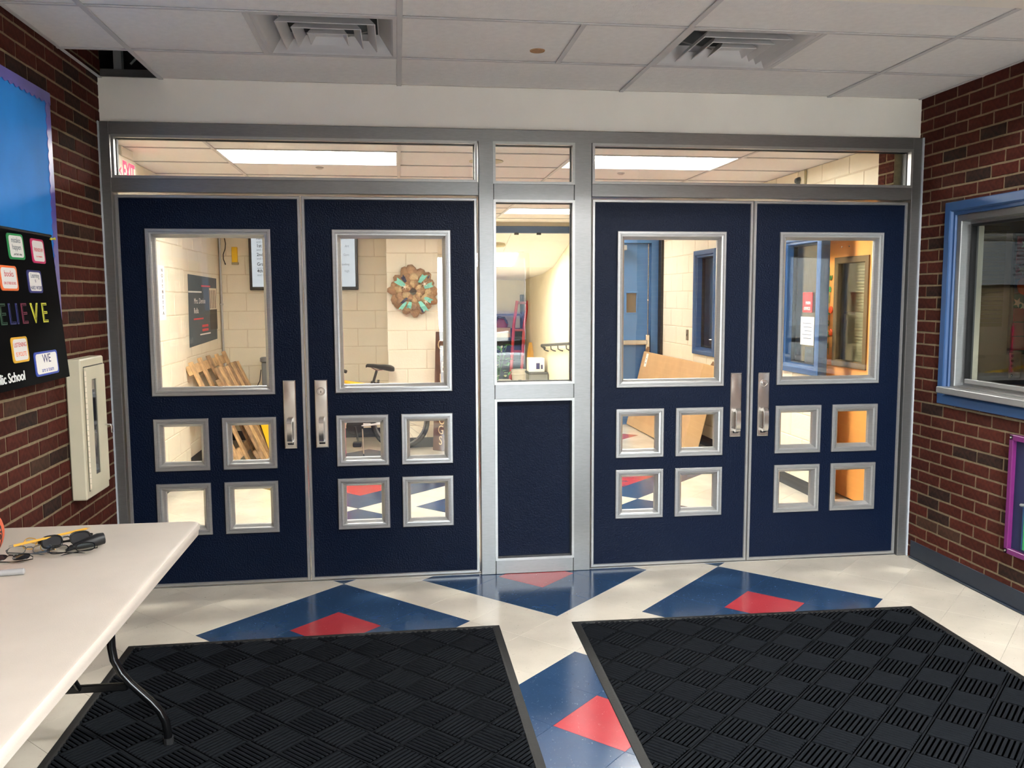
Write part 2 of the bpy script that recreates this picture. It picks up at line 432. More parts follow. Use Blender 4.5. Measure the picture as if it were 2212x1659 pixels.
def tile_mesh(mat):
    g = 0.00035; h = TL / 2 - g; b = MB(); c = 0.0006
    b.add([(-h, -h, -.008), (h, -h, -.008), (h, h, -.008), (-h, h, -.008), (-h, -h, -c), (h, -h, -c), (h, h, -c), (-h, h, -c),
           (-h + c, -h + c, 0), (h - c, -h + c, 0), (h - c, h - c, 0), (-h + c, h - c, 0)],
          [(0, 3, 2, 1), (0, 1, 5, 4), (1, 2, 6, 5), (2, 3, 7, 6), (3, 0, 4, 7), (4, 5, 9, 8), (5, 6, 10, 9), (6, 7, 11, 10), (7, 4, 8, 11), (8, 9, 10, 11)])
    me = b.mesh('tile', mat); me.transform(Matrix.Rotation(R(45), 4, 'Z')); return me
TM = {k: tile_mesh(k) for k in ('tile_cream', 'tile_blue', 'tile_red')}
rest = {k: [] for k in TM}
def in_mat(x, y):
    return (0.42 < x < 1.70 or 2.45 < x < 3.75) and y < -1.05
count = 0
for j in range(-28, 30):
    for i in range(-16, 30):
        if (i + j) % 2: continue
        x, y = FX + i * Q, FY + j * Q
        hall = y > 0.0
        x0, x1 = (HL, HR + .24) if hall else (LW, RW)
        if y < BACKY - .2 or y > 5.9 or x < x0 - Q or x > x1 + Q: continue
        k = tile_colour(i, j); me = TM[k]
        pl_ = []
        if x - Q < x0: pl_.append(((x0 - x, 0, 0), (-1, 0, 0)))
        if x + Q > x1: pl_.append(((x1 - x, 0, 0), (1, 0, 0)))
        near = -2.35 < y < 2.95 and not in_mat(x, y) and not (y > 0.3 and x > 4.3 and y > 2.6)
        if pl_:
            me = me.copy()
            if not clip(me, pl_): continue
        if near and count < 300:
            put(me, 'tile', floor, (x, y, 0)); count += 1
        else: rest[k].append((me, x, y))
for k, L in rest.items():
    b = MB()
    for me, x, y in L: b.add([(v.co.x + x, v.co.y + y, v.co.z) for v in me.vertices], [tuple(p.vertices) for p in me.polygons])
    o = b.build('tile_field', k, floor); o['kind'] = 'stuff'
th = MB().cbox((LW, 0.0, -0.004), (RW, 0.05, 0.002), 0.001).build('trim_2', 'steel_dull', org=(2.2, 0, 0)); tag(th, 'thin metal threshold strip under the four doors', kind='structure')

# ------------------------------------------------------------------ brick walls
CH = 0.0677; BL = 0.2035; JT = 0.0115
BRC = {}
def brick_mesh(L, H, mat, var):
    key = (round(L, 3), round(H, 3), mat, var)
    if key in BRC: return BRC[key]
    rnd = random.Random(hash((round(L, 3), round(H, 3), var)) & 0xffff)
    j = lambda a: rnd.uniform(-a, a)
    n = 4; vs = []; top = []; bot = []
    # outline with slightly uneven arrises, front face proud of the mortar by 6 mm
    out = []
    for k in range(n + 1): out.append((-L / 2 + L * k / n + (j(.0012) if 0 < k < n else j(.001)), -H / 2 + j(.0013)))
    for k in range(n, -1, -1): out.append((-L / 2 + L * k / n + (j(.0012) if 0 < k < n else j(.001)), H / 2 + j(.0013)))
    N = len(out)
    vs = [(0.0, a, b) for a, b in out] + [(0.0022, a, b) for a, b in out] + [(0.0038, a * (1 - .005 / L), b * (1 - .005 / H)) for a, b in out]
    fs = [(k, (k + 1) % N, N + (k + 1) % N, N + k) for k in range(N)] + [(N + k, N + (k + 1) % N, 2 * N + (k + 1) % N, 2 * N + k) for k in range(N)]
    fs += [(2 * N + k, 2 * N + k + 1, 2 * N + N - 2 - k, 2 * N + N - 1 - k) for k in range(n)]
    me = MB().add(vs, fs).mesh('brick', mat); BRC[key] = me; return me
def brick_wall(name, X, sgn, y0, y1, ztop, hole, darks, browns, zoff, hoff, visible, label, thick=0.12):
    """brick wall in the plane x=X, facing sgn; bricks are parts. hole=(ya,yb,za,zb) or None"""
    b = MB()
    T = frame_T((X - sgn * 0.0, 0, 0), (0, 1, 0), (1, 0, 0), (0, 0, 1))
    xs = [y0, y1]; zs = [-0.02, ztop]; d0, d1 = (0, thick) if sgn < 0 else (-thick, 0)
    if hole:
        xs = [y0, hole[0], hole[1], y1]; zs = [-0.02, hole[2], hole[3], ztop]
        b.plate(xs, zs, lambda i, j: not (i == 1 and j == 1), d0, d1, T)
    else: b.plate(xs, zs, lambda i, j: True, d0, d1, T)
    wall = b.build(name, 'mortar', org=(X, (y0 + y1) / 2, 0)); tag(wall, label, kind='structure')
    stuff = {}
    n = 0; cand = []
    k0 = int(math.floor(-zoff / CH)) - 1
    for k in range(k0, k0 + 50):
        za = zoff + k * CH + JT / 2; zb = za + CH - JT
        za_, zb_ = max(za, 0.0), min(zb, ztop)
        if zb_ - za_ < 0.012: continue
        off = hoff + (BL / 2 if k % 2 else 0)
        q = math.floor((y0 - off) / BL)
        while True:
            a = off + q * BL + JT / 2; c = a + BL - JT; q += 1
            if a > y1: break
            segs = [(max(a, y0), min(c, y1), za_, zb_)]
            if hole:
                ns = []
                for (p, r_, u, v) in segs:
                    if r_ <= hole[0] or p >= hole[1] or v <= hole[2] or u >= hole[3]: ns.append((p, r_, u, v)); continue
                    if u < hole[2] - .012: ns.append((p, r_, u, hole[2]))
                    if v > hole[3] + .012: ns.append((p, r_, hole[3], v))
                    if p < hole[0] - .012 : ns.append((p, hole[0], max(u, hole[2]), min(v, hole[3])))
                    if r_ > hole[1] + .012: ns.append((hole[1], r_, max(u, hole[2]), min(v, hole[3])))
                segs = ns
            for (p, r_, u, v) in segs:
                if r_ - p < 0.012 or v - u < 0.01: continue
                mat = 'brick_red'
                if any(p <= yy <= r_ and u <= zz <= v for yy, zz in darks): mat = 'brick_dark'
                elif any(p <= yy <= r_ and u <= zz <= v for yy, zz in browns): mat = 'brick_brown'
                elif random.random() < (0.05 if not visible(p, r_, u, v) else 0.0): mat = 'brick_dark'
                cand.append((visible(p, r_, u, v), p, r_, u, v, mat))
    for vis, p, r_, u, v, mat in cand:
        me = brick_mesh(r_ - p, v - u, mat, random.randrange(3))
        rot = (0, 0, math.pi if sgn < 0 else 0)
        if vis and n < 300:
            put(me, 'brick', wall, (X, (p + r_) / 2, (u + v) / 2), rot); n += 1
        else:
            s_ = stuff.setdefault(mat, MB())
            s_.add([(X + (vv.co.x if sgn > 0 else -vv.co.x), (p + r_) / 2 + vv.co.y, (u + v) / 2 + vv.co.z) for vv in me.vertices], [tuple(f.vertices) for f in me.polygons])
    for mt, s_ in stuff.items():
        o = s_.build('brick_field', mt, wall); o['kind'] = 'stuff'
    return wall
def proj(P):
    v = Vector(P) - CAM; z = v.dot(cf)
    if z <= 0.05: return None
    return (1106 + f_px * v.dot(cr) / z, 829.5 + f_px * v.dot(cd) / z)
def vis_wall(X):
    def fn(p, r_, u, v):
        if p > 0.02: return False
        q = proj((X, (p + r_) / 2, (u + v) / 2))
        return q is not None and -30 < q[0] < 2242 and -30 < q[1] < 1689
    return fn
RH = (-1.93, -0.335, 1.0, 2.035)
darksR = [(-0.217, 0.91), (-0.524, 0.716), (-0.724, 0.719), (-0.876, 0.721), (-0.317, 0.447), (-0.214, 0.376), (-0.327, 0.315), (-0.87, 0.454),
          (-0.304, 2.641), (-0.613, 2.432), (-0.311, 2.362), (-0.518, 2.219), (-0.799, 2.154), (-0.198, 1.873), (-0.257, 1.665), (-0.203, 1.602), (-0.252, 1.534), (-0.93, 0.183)]
brownsR = [(-0.304, 2.089), (-0.223, 0.246), (-0.43, 0.24), (-0.6, 2.3)]
wall_right = brick_wall('wall_right', RW, -1, BACKY, 0.06, 3.45, RH, darksR, brownsR, 0.883 - 13 * CH, -0.106 + BL / 2, vis_wall(RW), 'red brick wall with dark bricks on the right, holding the blue framed window')
darksL = [(-1.057, 1.083), (-0.757, 0.881), (-0.606, 0.887), (-0.867, 0.68), (-0.18, 2.089), (-0.089, 2.02), (-0.459, 1.889), (-0.445, 1.487), (-0.104, 1.486), (-0.768, 2.507), (-0.988, 2.483),
          (-0.462, 2.582), (-0.383, 2.504), (-0.267, 2.455), (-0.349, 2.37), (-0.463, 2.32), (-0.18, 2.36), (-0.13, 2.688), (-0.3, 2.64)]
brownsL = [(-1.165, 1.145), (-0.963, 0.869), (-0.246, 1.892)]
wall_left = brick_wall('wall_left', LW, 1, BACKY, 0.06, 3.45, None, darksL, brownsL, 1.116 - 16 * CH, -0.049, vis_wall(LW), 'dark red brick wall on the left, with the bulletin board')
bb = MB().cbox((RW - 0.006, BACKY, 0), (RW - 0.0005, -0.06, 0.108), 0.002).cbox((RW - 0.016, BACKY, 0), (RW - 0.0005, -0.06, 0.010), 0.004)
tag(bb.build('baseboard_right', 'base_vinyl'), 'dark blue vinyl cove base along the brick wall', kind='structure')
tag(MB().cbox((LW + 0.008, BACKY, 0), (LW + 0.013, -0.06, 0.108), 0.002).build('baseboard_left', 'base_vinyl'), 'dark blue vinyl base under the left brick wall', kind='structure')

# ------------------------------------------------------------------ soffit over the doors, plenum, entry wall behind the camera
sof = MB().cbox((LW, 0.012, 2.483), (RW, 0.14, ZC + 0.006), 0.004).build('wall_front', 'soffit_white'); tag(sof, 'white painted soffit band above the aluminium door frame', kind='structure')
MB().box((LW + .002, 0.06, ZC + .006), (RW, 0.075, ZC + .055)).box((LW + .002, 0.022, ZC + .006), (RW, 0.09, ZC + .012)).build('stud_track', 'aluminium', sof)
MB().box((0.0, 0.10, ZC), (0.04, 0.14, 3.1)).tube([(0.08, 0.12, 2.80), (0.3, 0.22, 3.09)], .006).build('stud', 'steel_dull', sof)
LOWY = -1.52
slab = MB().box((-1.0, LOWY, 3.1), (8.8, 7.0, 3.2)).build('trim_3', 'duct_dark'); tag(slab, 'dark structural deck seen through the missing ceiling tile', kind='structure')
# entry wall with the wide glazed opening
b = MB(); b.plate([LW - .1, 1.90, 3.12, RW + .1], [0, 2.14, 3.45], lambda i, j: not (i == 1 and j == 0), BACKY - .2, BACKY)
tag(b.build('wall_back', 'soffit_white'), 'entry wall behind the viewer with a wide glazed opening', kind='structure')
b = MB()
for x in (1.90, 3.06): b.cbox((x, BACKY - .12, 0), (x + .06, BACKY - .06, 2.14), .004)
for z0, z1 in ((0, .16), (.97, 1.03), (2.07, 2.14)): b.cbox((1.90, BACKY - .12, z0), (3.12, BACKY - .06, z1), .004)
o = b.build('door_7', 'aluminium'); tag(o, 'aluminium glazed entry front behind the viewer', kind='structure')
MB().box((1.92, BACKY - .095, 0.1), (3.10, BACKY - .089, 2.1)).build('pane', 'glass', o)
tag(MB().box((-25, -40, -0.14), (35, BACKY - .2, -0.04)).build('trim_4', 'asphalt'), 'grey paving outside the entrance', kind='structure')

# unseen shell added round the building so sky light enters only by the entry
for nm, a, c, lb in (('light_block_west', (-1.3, -6.2, -.6), (-1.2, 12.4, 3.6), 'unseen light-blocking panel added on the left'), ('light_block_east', (8.9, -6.2, -.6), (9.0, 12.4, 3.6), 'unseen light-blocking panel added on the right'), ('light_block_north', (-1.3, 12.3, -.6), (9.0, 12.4, 3.6), 'unseen light-blocking panel added beyond the ramp'),
                     ('light_block_entry_left', (-1.3, -6.2, -.6), (LW - .09, -6.1, 3.6), 'unseen light-blocking panel added left of the entry'), ('light_block_entry_right', (RW + .09, -6.2, -.6), (9.0, -6.1, 3.6), 'unseen light-blocking panel added right of the entry'), ('light_block_top', (-1.3, -6.2, 3.5), (9.0, 12.4, 3.6), 'unseen flat cover added on top to keep sky light out'), ('trim_11', (-1.3, -6.2, -.7), (9.0, 12.4, -.6), 'unseen slab added underneath to keep sky light out')):
    tag(MB().box(a, c).build(nm, 'duct_dark'), lb, kind='structure')

# ------------------------------------------------------------------ vestibule ceiling
ceil = thing('ceiling', (2.2, -2, ZC), 'white lay-in tile ceiling of the vestibule with two air diffusers and one tile missing', None, kind='structure')
CX = [LW, 0.257, 1.477, 2.696, 3.915, RW]
LOWY = -1.52; ZHI = 3.40
rows = [0.014, -0.522, -0.522 - 0.6096, LOWY]
rows = sorted(rows)
TMC = {}
def ctile(x0, x1, y0, y1, z, parent):
    g = 0.004; L, H = x1 - x0 - 2 * g, y1 - y0 - 2 * g; key = (round(L, 3), round(H, 3))
    if key not in TMC: TMC[key] = MB().cbox((-L / 2, -H / 2, 0.003), (L / 2, H / 2, 0.019), .002).mesh('ceiling_tile', 'ceiling_tile')
    put(TMC[key], 'ceiling_tile', parent, ((x0 + x1) / 2, (y0 + y1) / 2, z))
def tbar(p, q, z, parent, wd=0.024):
    (x0, y0), (x1, y1) = p, q; b = MB(); h = wd / 2
    if abs(x1 - x0) > abs(y1 - y0): b.cbox((x0, y0 - h, z - .004), (x1, y0 + h, z + .0005), .0012).box((x0, y0 - .002, z), (x1, y0 + .002, z + .03))
    else: b.cbox((x0 - h, y0, z - .0045), (x0 + h, y1, z + .0005), .0012).box((x0 - .002, y0, z), (x0 + .002, y1, z + .03))
    b.build('grid_bar', 'grid_white', parent)
for r0, r1 in zip(rows[:-1], rows[1:]):
    xs = list(CX); skip = []
    if abs(r0 + 1.1316) < .01: xs = sorted(xs + [0.867, 2.24, 3.305]); skip = [(0.867, 1.477), (2.696, 3.305)]
    if abs(r1 - 0.014) < .01: skip = [(LW, 0.257)]
    for a, c in zip(xs[:-1], xs[1:]):
        if (a, c) not in skip: ctile(a, c, r0, r1, ZC, ceil)
    for a in xs[1:-1]:
        if a not in CX: tbar((a, r0), (a, r1), ZC, ceil)
for a in CX[1:-1]: tbar((a, LOWY), (a, 0.012), ZC, ceil)
for r_ in rows[1:-1]: tbar((LW, r_), (RW, r_), ZC + .0004, ceil, 0.02)
b = MB()
b.cbox((LW + .008, LOWY, ZC - .004), (LW + .026, 0.012, ZC), .001).cbox((RW - .026, LOWY, ZC - .004), (RW - .008, 0.012, ZC), .001)
b.build('wall_angle', 'grid_white', ceil)
tag(MB().cbox((LW, LOWY - .10, ZC - .002), (RW, LOWY, ZHI + .02), .004).build('wall_bulkhead', 'soffit_white'), 'cream bulkhead face where the tile ceiling drops, at the top right corner', kind='structure')
tag(MB().box((LW - .1, BACKY - .2, ZHI), (RW + .1, LOWY, ZHI + .05)).build('ceiling', 'ceiling_tile'), 'higher plain ceiling over the entry, out of view', kind='structure')

def troffer(x0, x1, y0, y1, z, lamp, label, group):
    t = thing('ceiling_light', ((x0 + x1) / 2, (y0 + y1) / 2, z), label, 'ceiling light', group)
    b = MB(); b.box((x0, y0, z + .075), (x1, y1, z + .08))
    ins = 0.10; zz = z + .07
    a = [(x0 + .012, y0 + .012, z), (x1 - .012, y0 + .012, z), (x1 - .012, y1 - .012, z), (x0 + .012, y1 - .012, z)]
    c = [(x0 + ins, y0 + ins * .6, zz), (x1 - ins, y0 + ins * .6, zz), (x1 - ins, y1 - ins * .6, zz), (x0 + ins, y1 - ins * .6, zz)]
    b.add(a + c, [(0, 1, 5, 4), (1, 2, 6, 5), (2, 3, 7, 6), (3, 0, 4, 7)])
    b.build('reflector', 'lamp_body', t)
    ym = (y0 + y1) / 2; hw = (y1 - y0) / 2 - .1
    d = MB().cbox((x0 + ins, ym - hw, z + .035), (x1 - ins, ym + hw, z + .06), .01)
    d.build('diffuser', lamp, t)
    MB().cbox((x0 + ins, ym - .012, z + .028), (x1 - ins, ym + .012, z + .036), .003).build('lamp_rib', 'lamp_body', t)
    MB().ring((x0, x1, y0, y1), [(0, z - .003), (.014, z - .003), (.014, z + .002)], frame_T((0, 0, 0), (1, 0, 0), (0, 0, 1), (0, 1, 0))).build('trim_ring', 'grid_white', t)
    return t
troffer(2.701, 3.910, -3.566, -2.965, ZHI - .09, 'fill_vest', 'unseen troffer-shaped fill light added above the right mat', None)  # added fill light for the vestibule, outside the view

def diffuser(x0, y0, label):
    """square step-down supply diffuser: nested sloping cones under a round duct collar"""
    L = 0.598; cx, cy = x0 + .305, y0 + .305
    t = thing('air_diffuser', (cx, cy, ZC), label, 'air vent', 'square ceiling diffusers')
    T = frame_T((0, 0, 0), (1, 0, 0), (0, 0, 1), (0, 1, 0))
    h = L / 2
    MB().ring((cx - h, cx + h, cy - h, cy + h), [(0, ZC - .002), (.022, ZC - .003), (.03, ZC + .004), (.085, ZC + .075), (.09, ZC + .075)], T).build('frame', 'grid_white', t)
    MB().box((cx - h + .09, cy - h + .09, ZC + .075), (cx - h + .1, cy + h - .09, ZC + .2)).ring((cx - h + .08, cx + h - .08, cy - h + .08, cy + h - .08), [(0, ZC + .07), (0, ZC + .16)], T).box((cx - h, cy - h, ZC + .16), (cx + h, cy + h, ZC + .165)).build('plenum', 'grey_plastic', t)
    for i, hh in enumerate((.205, .145, .085)):
        MB().ring((cx - hh, cx + hh, cy - hh, cy + hh), [(0, ZC - .004 - .004 * i), (.004, ZC - .006 - .004 * i), (.038, ZC + .034), (.034, ZC + .037)], T, close=True).build('louver', 'grid_white', t)
    MB().box((cx - .06, cy - .06, ZC + .016), (cx + .06, cy + .06, ZC + .02)).build('centre_plate', 'grid_white', t)
    MB().lathe([(.15, ZC + .10), (.15, ZC + .155), (.0, ZC + .156)], 28, Matrix.Translation((cx, cy, 0))).build('duct_collar', 'duct_dark', t, smooth=True)
    for sx, sy in ((1, 1), (1, -1), (-1, 1), (-1, -1)): MB().tube([(cx + sx * .07, cy + sy * .07, ZC + .02), (cx + sx * .19, cy + sy * .19, ZC + .09)], .003, 6).build('strut', 'steel_dull', t)
diffuser(0.867, -1.1316, 'square white air diffuser above the left pair of doors')
diffuser(2.696, -1.1316, 'square white air diffuser above the right pair of doors')
sp = MB().lathe([(.0, ZC - .001), (.034, ZC - .001), (.036, ZC + .004), (.0, ZC + .004)], 20, Matrix.Translation((2.11, -.71, 0))).build('sprinkler_cover', 'burlap', smooth=True)
tag(sp, 'small round brownish sprinkler cover in the ceiling tile between the diffusers', 'sprinkler')

# ------------------------------------------------------------------ aluminium door frame
tr = thing('trim_1', (2.2, 0, 0), 'brushed aluminium storefront frame round the four blue doors', None, kind='structure')
Y0, Y1 = -0.022, 0.09
def bar(name, x0, x1, z0, z1, y0=Y0, y1=Y1, mat='aluminium', c=.003): return MB().cbox((x0, y0, z0), (x1, y1, z1), c).build(name, mat, tr)
bar('jamb', LW + .002, -0.004, 0, 2.479); bar('jamb', 4.427, RW - .002, 0, 2.479)
bar('mullion', 1.8965, 1.979, 0, 2.42); bar('mullion', 2.427, 2.5255, 0, 2.42)
bar('header', -0.004, 4.427, 2.412, 2.479)
bar('transom_bar', -0.004, 1.8965, 2.124, 2.196); bar('transom_bar', 2.5255, 4.427, 2.124, 2.196); bar('transom_bar', 1.979, 2.427, 2.102, 2.190)
bar('rail', 1.979, 2.427, 1.004, 1.088); bar('rail', 1.979, 2.427, 0.0, 0.082)
b = MB().cbox((RW - .012, -.034, 0), (RW - .001, -.02, 2.48), .003).cbox((LW + .001, -.034, 0), (LW + .010, -.02, 2.48), .003); b.build('caulk_joint', 'caulk', tr)
# glazing stops + panes
def glazed(rect, pane='glass', name='pane'):
    x0, x1, z0, z1 = rect
    MB().ring(rect, [(-.002, Y0 + .004), (-.002, Y0 - .006), (.012, Y0 - .006), (.012, 0.03), (.006, 0.034)]).build('glazing_stop', 'aluminium_trim', tr)
    MB().ring((x0 + .010, x1 - .010, z0 + .010, z1 - .010), [(0, .012), (.006, .012), (.006, .04)]).build('gasket', 'black', tr)
    MB().box((x0 + .008, .026, z0 + .008), (x1 - .008, .032, z1 - .008)).build(name, pane, tr)
glazed((0.006, 1.888, 2.196, 2.412)); glazed((2.530, 4.424, 2.196, 2.412)); glazed((1.978, 2.428, 2.190, 2.412)); glazed((1.978, 2.428, 1.088, 2.102))
MB().ring((1.978, 2.428, .082, 1.004), [(-.002, Y0 + .004), (-.002, Y0 - .006), (.012, Y0 - .006), (.012, 0.03)]).build('glazing_stop', 'aluminium_trim', tr)
MB().box((1.98, .012, .084), (2.426, .04, 1.002)).build('panel', 'door_navy', tr)
MB().ring((1.988, 2.418, .092, .994), [(0, .006), (.005, .006), (.005, .014)]).build('gasket', 'black', tr)

# ------------------------------------------------------------------ the four doors
LITE = [(0, -.001), (0, -.012), (.003, -.014), (.014, -.014), (.016, -.010), (.019, -.010), (.021, -.013), (.029, -.012), (.032, -.006), (.044, .010), (.046, .022)]
def door(n, x, left, label):
    t = thing('door_%d' % n, (x + DW / 2, 0, 0.01), label, 'door', kind='structure')
    o = 0.0 if left else 0.0135
    rects = [(.146 + o, .783 + o, 1.056, 1.938)]
    for a, c in ((.145 + o, .428 + o), (.499 + o, .783 + o)):
        for z0, z1 in ((.650, .932), (.294, .579)): rects.append((a, c, z0, z1))
    e0, e1 = .004, DW - .004; zb, zt = .012, DH - .004
    ins = .022
    hol = [(a + ins, c - 0 - ins, z0 + ins, z1 - ins) for a, c, z0, z1 in rects]
    xs = sorted({e0, e1} | {h[0] for h in hol} | {h[1] for h in hol}); zs = sorted({zb, zt} | {h[2] for h in hol} | {h[3] for h in hol})
    def solid(i, j):
        cx, cz = (xs[i] + xs[i + 1]) / 2, (zs[j] + zs[j + 1]) / 2
        return not any(h[0] < cx < h[1] and h[2] < cz < h[3] for h in hol)
    Tx = Matrix.Translation((x, 0, 0))
    MB().plate(xs, zs, solid, 0.0, 0.045, Tx).build('leaf', 'door_navy', t)
    # aluminium edging round the leaf
    MB().ring((e0 - .001, e1 + .001, zb - .002, zt + .001), [(0, .046), (0, -.004), (.003, -.006), (.014, -.006), (.016, -.002), (.018, .001)], Tx).build('edge_trim', 'aluminium_trim', t)
    for i, (a, c, z0, z1) in enumerate(rects):
        fr = MB().ring((a, c, z0, z1), LITE, Tx).ring((a, c, z0, z1), [(d, .045 - y) for d, y in LITE], Tx).build('window_frame', 'aluminium_trim', t)
        MB().box((a + .040, .0195, z0 + .040), (c - .040, .0255, z1 - .040), Tx).build('pane', 'glass', fr)
        MB().ring((a + .045, c - .045, z0 + .045, z1 - .045), [(-.004, .016), (0, .018), (0, .03)], Tx).build('bead', 'black', fr)
    # pull: long steel plate with a squared grip; lock cylinder on the right leaf of each pair
    p0, p1 = ((.826, .891) if left else (.048, .115)); z0, z1 = .757, 1.129; pc = (p0 + p1) / 2
    pm = MB()
    prof = [(-.0005, .0), (-.0005, -.010), (.004, -.0125)]
    pm.ring((p0, p1, z0, z1), prof, Tx)
    nz = 14; pv = []; pf = []
    a, c = p0 + .004, p1 - .004
    for k in range(nz + 1):
        zz = z0 + .004 + (z1 - z0 - .008) * k / nz
        u = k / nz
        for xx in range(5):
            s_ = xx / 4; d = 0.0
            if u > .5: d = .0035 * math.sin(math.pi * s_) * (0.5 + 0.5 * math.cos((u - .82) * 12))
            pv.append((a + (c - a) * s_, -.0125 - d * .6, zz))
    for k in range(nz):
        for xx in range(4): pf.append((k * 5 + xx, k * 5 + xx + 1, k * 5 + xx + 6, k * 5 + xx + 5))
    pm.add(pv, pf, Tx)
    h = pm.build('pull_handle', 'steel', t, smooth=True)
    g = MB(); gx0, gx1 = pc - .013, pc + .013
    path = [(-.012, .918), (-.040, .926), (-.058, .912), (-.062, .895), (-.062, .812), (-.056, .796), (-.040, .786), (-.012, .790)]
    inner = [(-.012, .902), (-.038, .908), (-.046, .898), (-.049, .888), (-.049, .816), (-.045, .808), (-.036, .802), (-.012, .804)]
    N = len(path); vs = []
    for xx in (gx0, gx1):
        vs += [(xx, y, z) for y, z in path] + [(xx, y, z) for y, z in inner]
    fs = []
    for i in range(N - 1):
        fs += [(i, i + 1, 2 * N + i + 1, 2 * N + i), (N + i + 1, N + i, 3 * N + i, 3 * N + i + 1), (i + 1, i, N + i, N + i + 1), (2 * N + i, 2 * N + i + 1, 3 * N + i + 1, 3 * N + i)]
    g.add(vs, fs, Tx).build('grip', 'steel', h, smooth=True)
    MB().cbox((pc - .016, -.0132, z0 + .02), (pc + .016, -.0120, z0 + .034), .0005, Tx).build('grip_slot', 'black', h)
    if not left:
        lc = Matrix.Translation((x + pc, -.0125, 1.068)) @ Matrix.Rotation(R(90), 4, 'X')
        MB().lathe([(.0, 0), (.021, 0), (.0215, .006), (.019, .009), (.0165, .009), (.016, .006), (.0145, .0065), (.014, .0075), (.0, .0078)], 28, lc).build('lock_cylinder', 'steel', h, smooth=True)
        MB().cbox((pc - .0014, -.0218, 1.060), (pc + .0014, -.0200, 1.072), .0004, Tx).build('keyhole', 'black', h)
    # hinge knuckles on the outer stile
    return t
door(1, DX[0], True, 'dark blue door at far left, partly behind the folding table')
door(2, DX[1], False, 'dark blue door left of the centre panel, wreath seen through its window')
door(3, DX[2], True, 'dark blue door right of the centre panel, cardboard box seen through its window')
door(4, DX[3], False, 'dark blue door beside the right brick wall, orange door seen through it')
# ------------------------------------------------------------------ hall beyond the doors: painted block walls
BMC = {}
def block_mesh(L, H):
    key = (round(L, 3), round(H, 3))
    if key not in BMC:
        c = .004; b = MB(); a, h = L / 2, H / 2
        b.add([(-a, 0, -h), (a, 0, -h), (a, 0, h), (-a, 0, h), (-a, -.0015, -h), (a, -.0015, -h), (a, -.0015, h), (-a, -.0015, h),
               (-a + c, -.0045, -h + c), (a - c, -.0045, -h + c), (a - c, -.0045, h - c), (-a + c, -.0045, h - c)],
              [(0, 1, 5, 4), (1, 2, 6, 5), (2, 3, 7, 6), (3, 0, 4, 7), (4, 5, 9, 8), (5, 6, 10, 9), (6, 7, 11, 10), (7, 4, 8, 11), (8, 9, 10, 11)])
        BMC[key] = b.mesh('block', 'cmu_cream')
    return BMC[key]
def block_wall(name, o, U, N, length, z0, z1, holes, label, thick=.12, hoff=0.0, zoff=.03):
    """painted block wall: origin o, runs along U, faces N; holes = (u0,u1,z0,z1)"""
    U, N = Vector(U), Vector(N)
    T = frame_T(o, U, -N, (0, 0, 1))
    us = sorted({0, length} | {h[0] for h in holes} | {h[1] for h in holes}); zs = sorted({z0, z1} | {h[2] for h in holes} | {h[3] for h in holes})
    sol = lambda i, j: not any(h[0] <= us[i] and us[i + 1] <= h[1] and h[2] <= zs[j] and zs[j + 1] <= h[3] for h in holes)
    w_ = MB().plate(us, zs, sol, 0, thick, T).build(name, 'cmu_joint', org=o); tag(w_, label, kind='structure')
    rz = math.atan2(U.y, U.x); mirrored = U.cross(-N).z < 0
    g = .0035; n = 0
    k = math.floor((z0 - zoff) / .2) - 1
    while zoff + k * .2 < z1:
        za, zb = max(z0, zoff + k * .2 + g), min(z1, zoff + (k + 1) * .2 - g); k += 1
        if zb - za < .015: continue
        q = -2
        while True:
            a = hoff + q * .4 + (.2 if k % 2 else 0) + g; c = a + .4 - 2 * g; q += 1
            if a > length: break
            a, c = max(a, 0), min(c, length)
            if c - a < .015: continue
            segs = [(a, c, za, zb)]
            for h in holes:
                ns = []
                for (p, r_, u, v) in segs:
                    if r_ <= h[0] or p >= h[1] or v <= h[2] or u >= h[3]: ns.append((p, r_, u, v)); continue
                    if u < h[2]: ns.append((p, r_, u, h[2]))
                    if v > h[3]: ns.append((p, r_, h[3], v))
                    if p < h[0]: ns.append((p, h[0], max(u, h[2]), min(v, h[3])))
                    if r_ > h[1]: ns.append((h[1], r_, max(u, h[2]), min(v, h[3])))
                segs = ns
            for (p, r_, u, v) in segs:
                if r_ - p < .015 or v - u < .015: continue
                P = Vector(o) + U * ((p + r_) / 2) + Vector((0, 0, (u + v) / 2))
                put(block_mesh(r_ - p, v - u), 'block', w_, P, (0, 0, math.atan2(-N.x, N.y) + math.pi)); n += 1
    return w_
block_wall('wall_hall_left', (HL, 3.25, 0), (0, 1, 0), (1, 0, 0), 1.81, 0, ZH, [], 'cream block wall of the hall behind the wooden pallets')
block_wall('wall_hall_pier', (-.435, 0.10, 0), (0, 1, 0), (1, 0, 0), 3.15, 0, ZH, [], 'cream block wall of the hall nearest the left door', thick=.16)
block_wall('wall_hall_recess', (HL, 5.06, 0), (1, 0, 0), (0, -1, 0), 1.84, 0, ZH, [], 'cream block wall behind the bicycle and television', hoff=.28)
block_wall('wall_hall_wreath', (1.34, 4.28, 0), (1, 0, 0), (0, -1, 0), .53, 0, ZH, [], 'smooth cream pier carrying the burlap wreath', thick=.8, hoff=-.2, zoff=.03)
block_wall('wall_hall_stub', (1.87, 4.46, 0), (1, 0, 0), (0, -1, 0), .3, 0, ZH, [], 'cream block wall beside the wreath pier', thick=.6)
W4 = (1.50, 2.075, 1.0, 2.01); HW_ = (3.68, 4.24, 1.0, 2.01); ALC = (.30, 1.448, 0, 2.22)
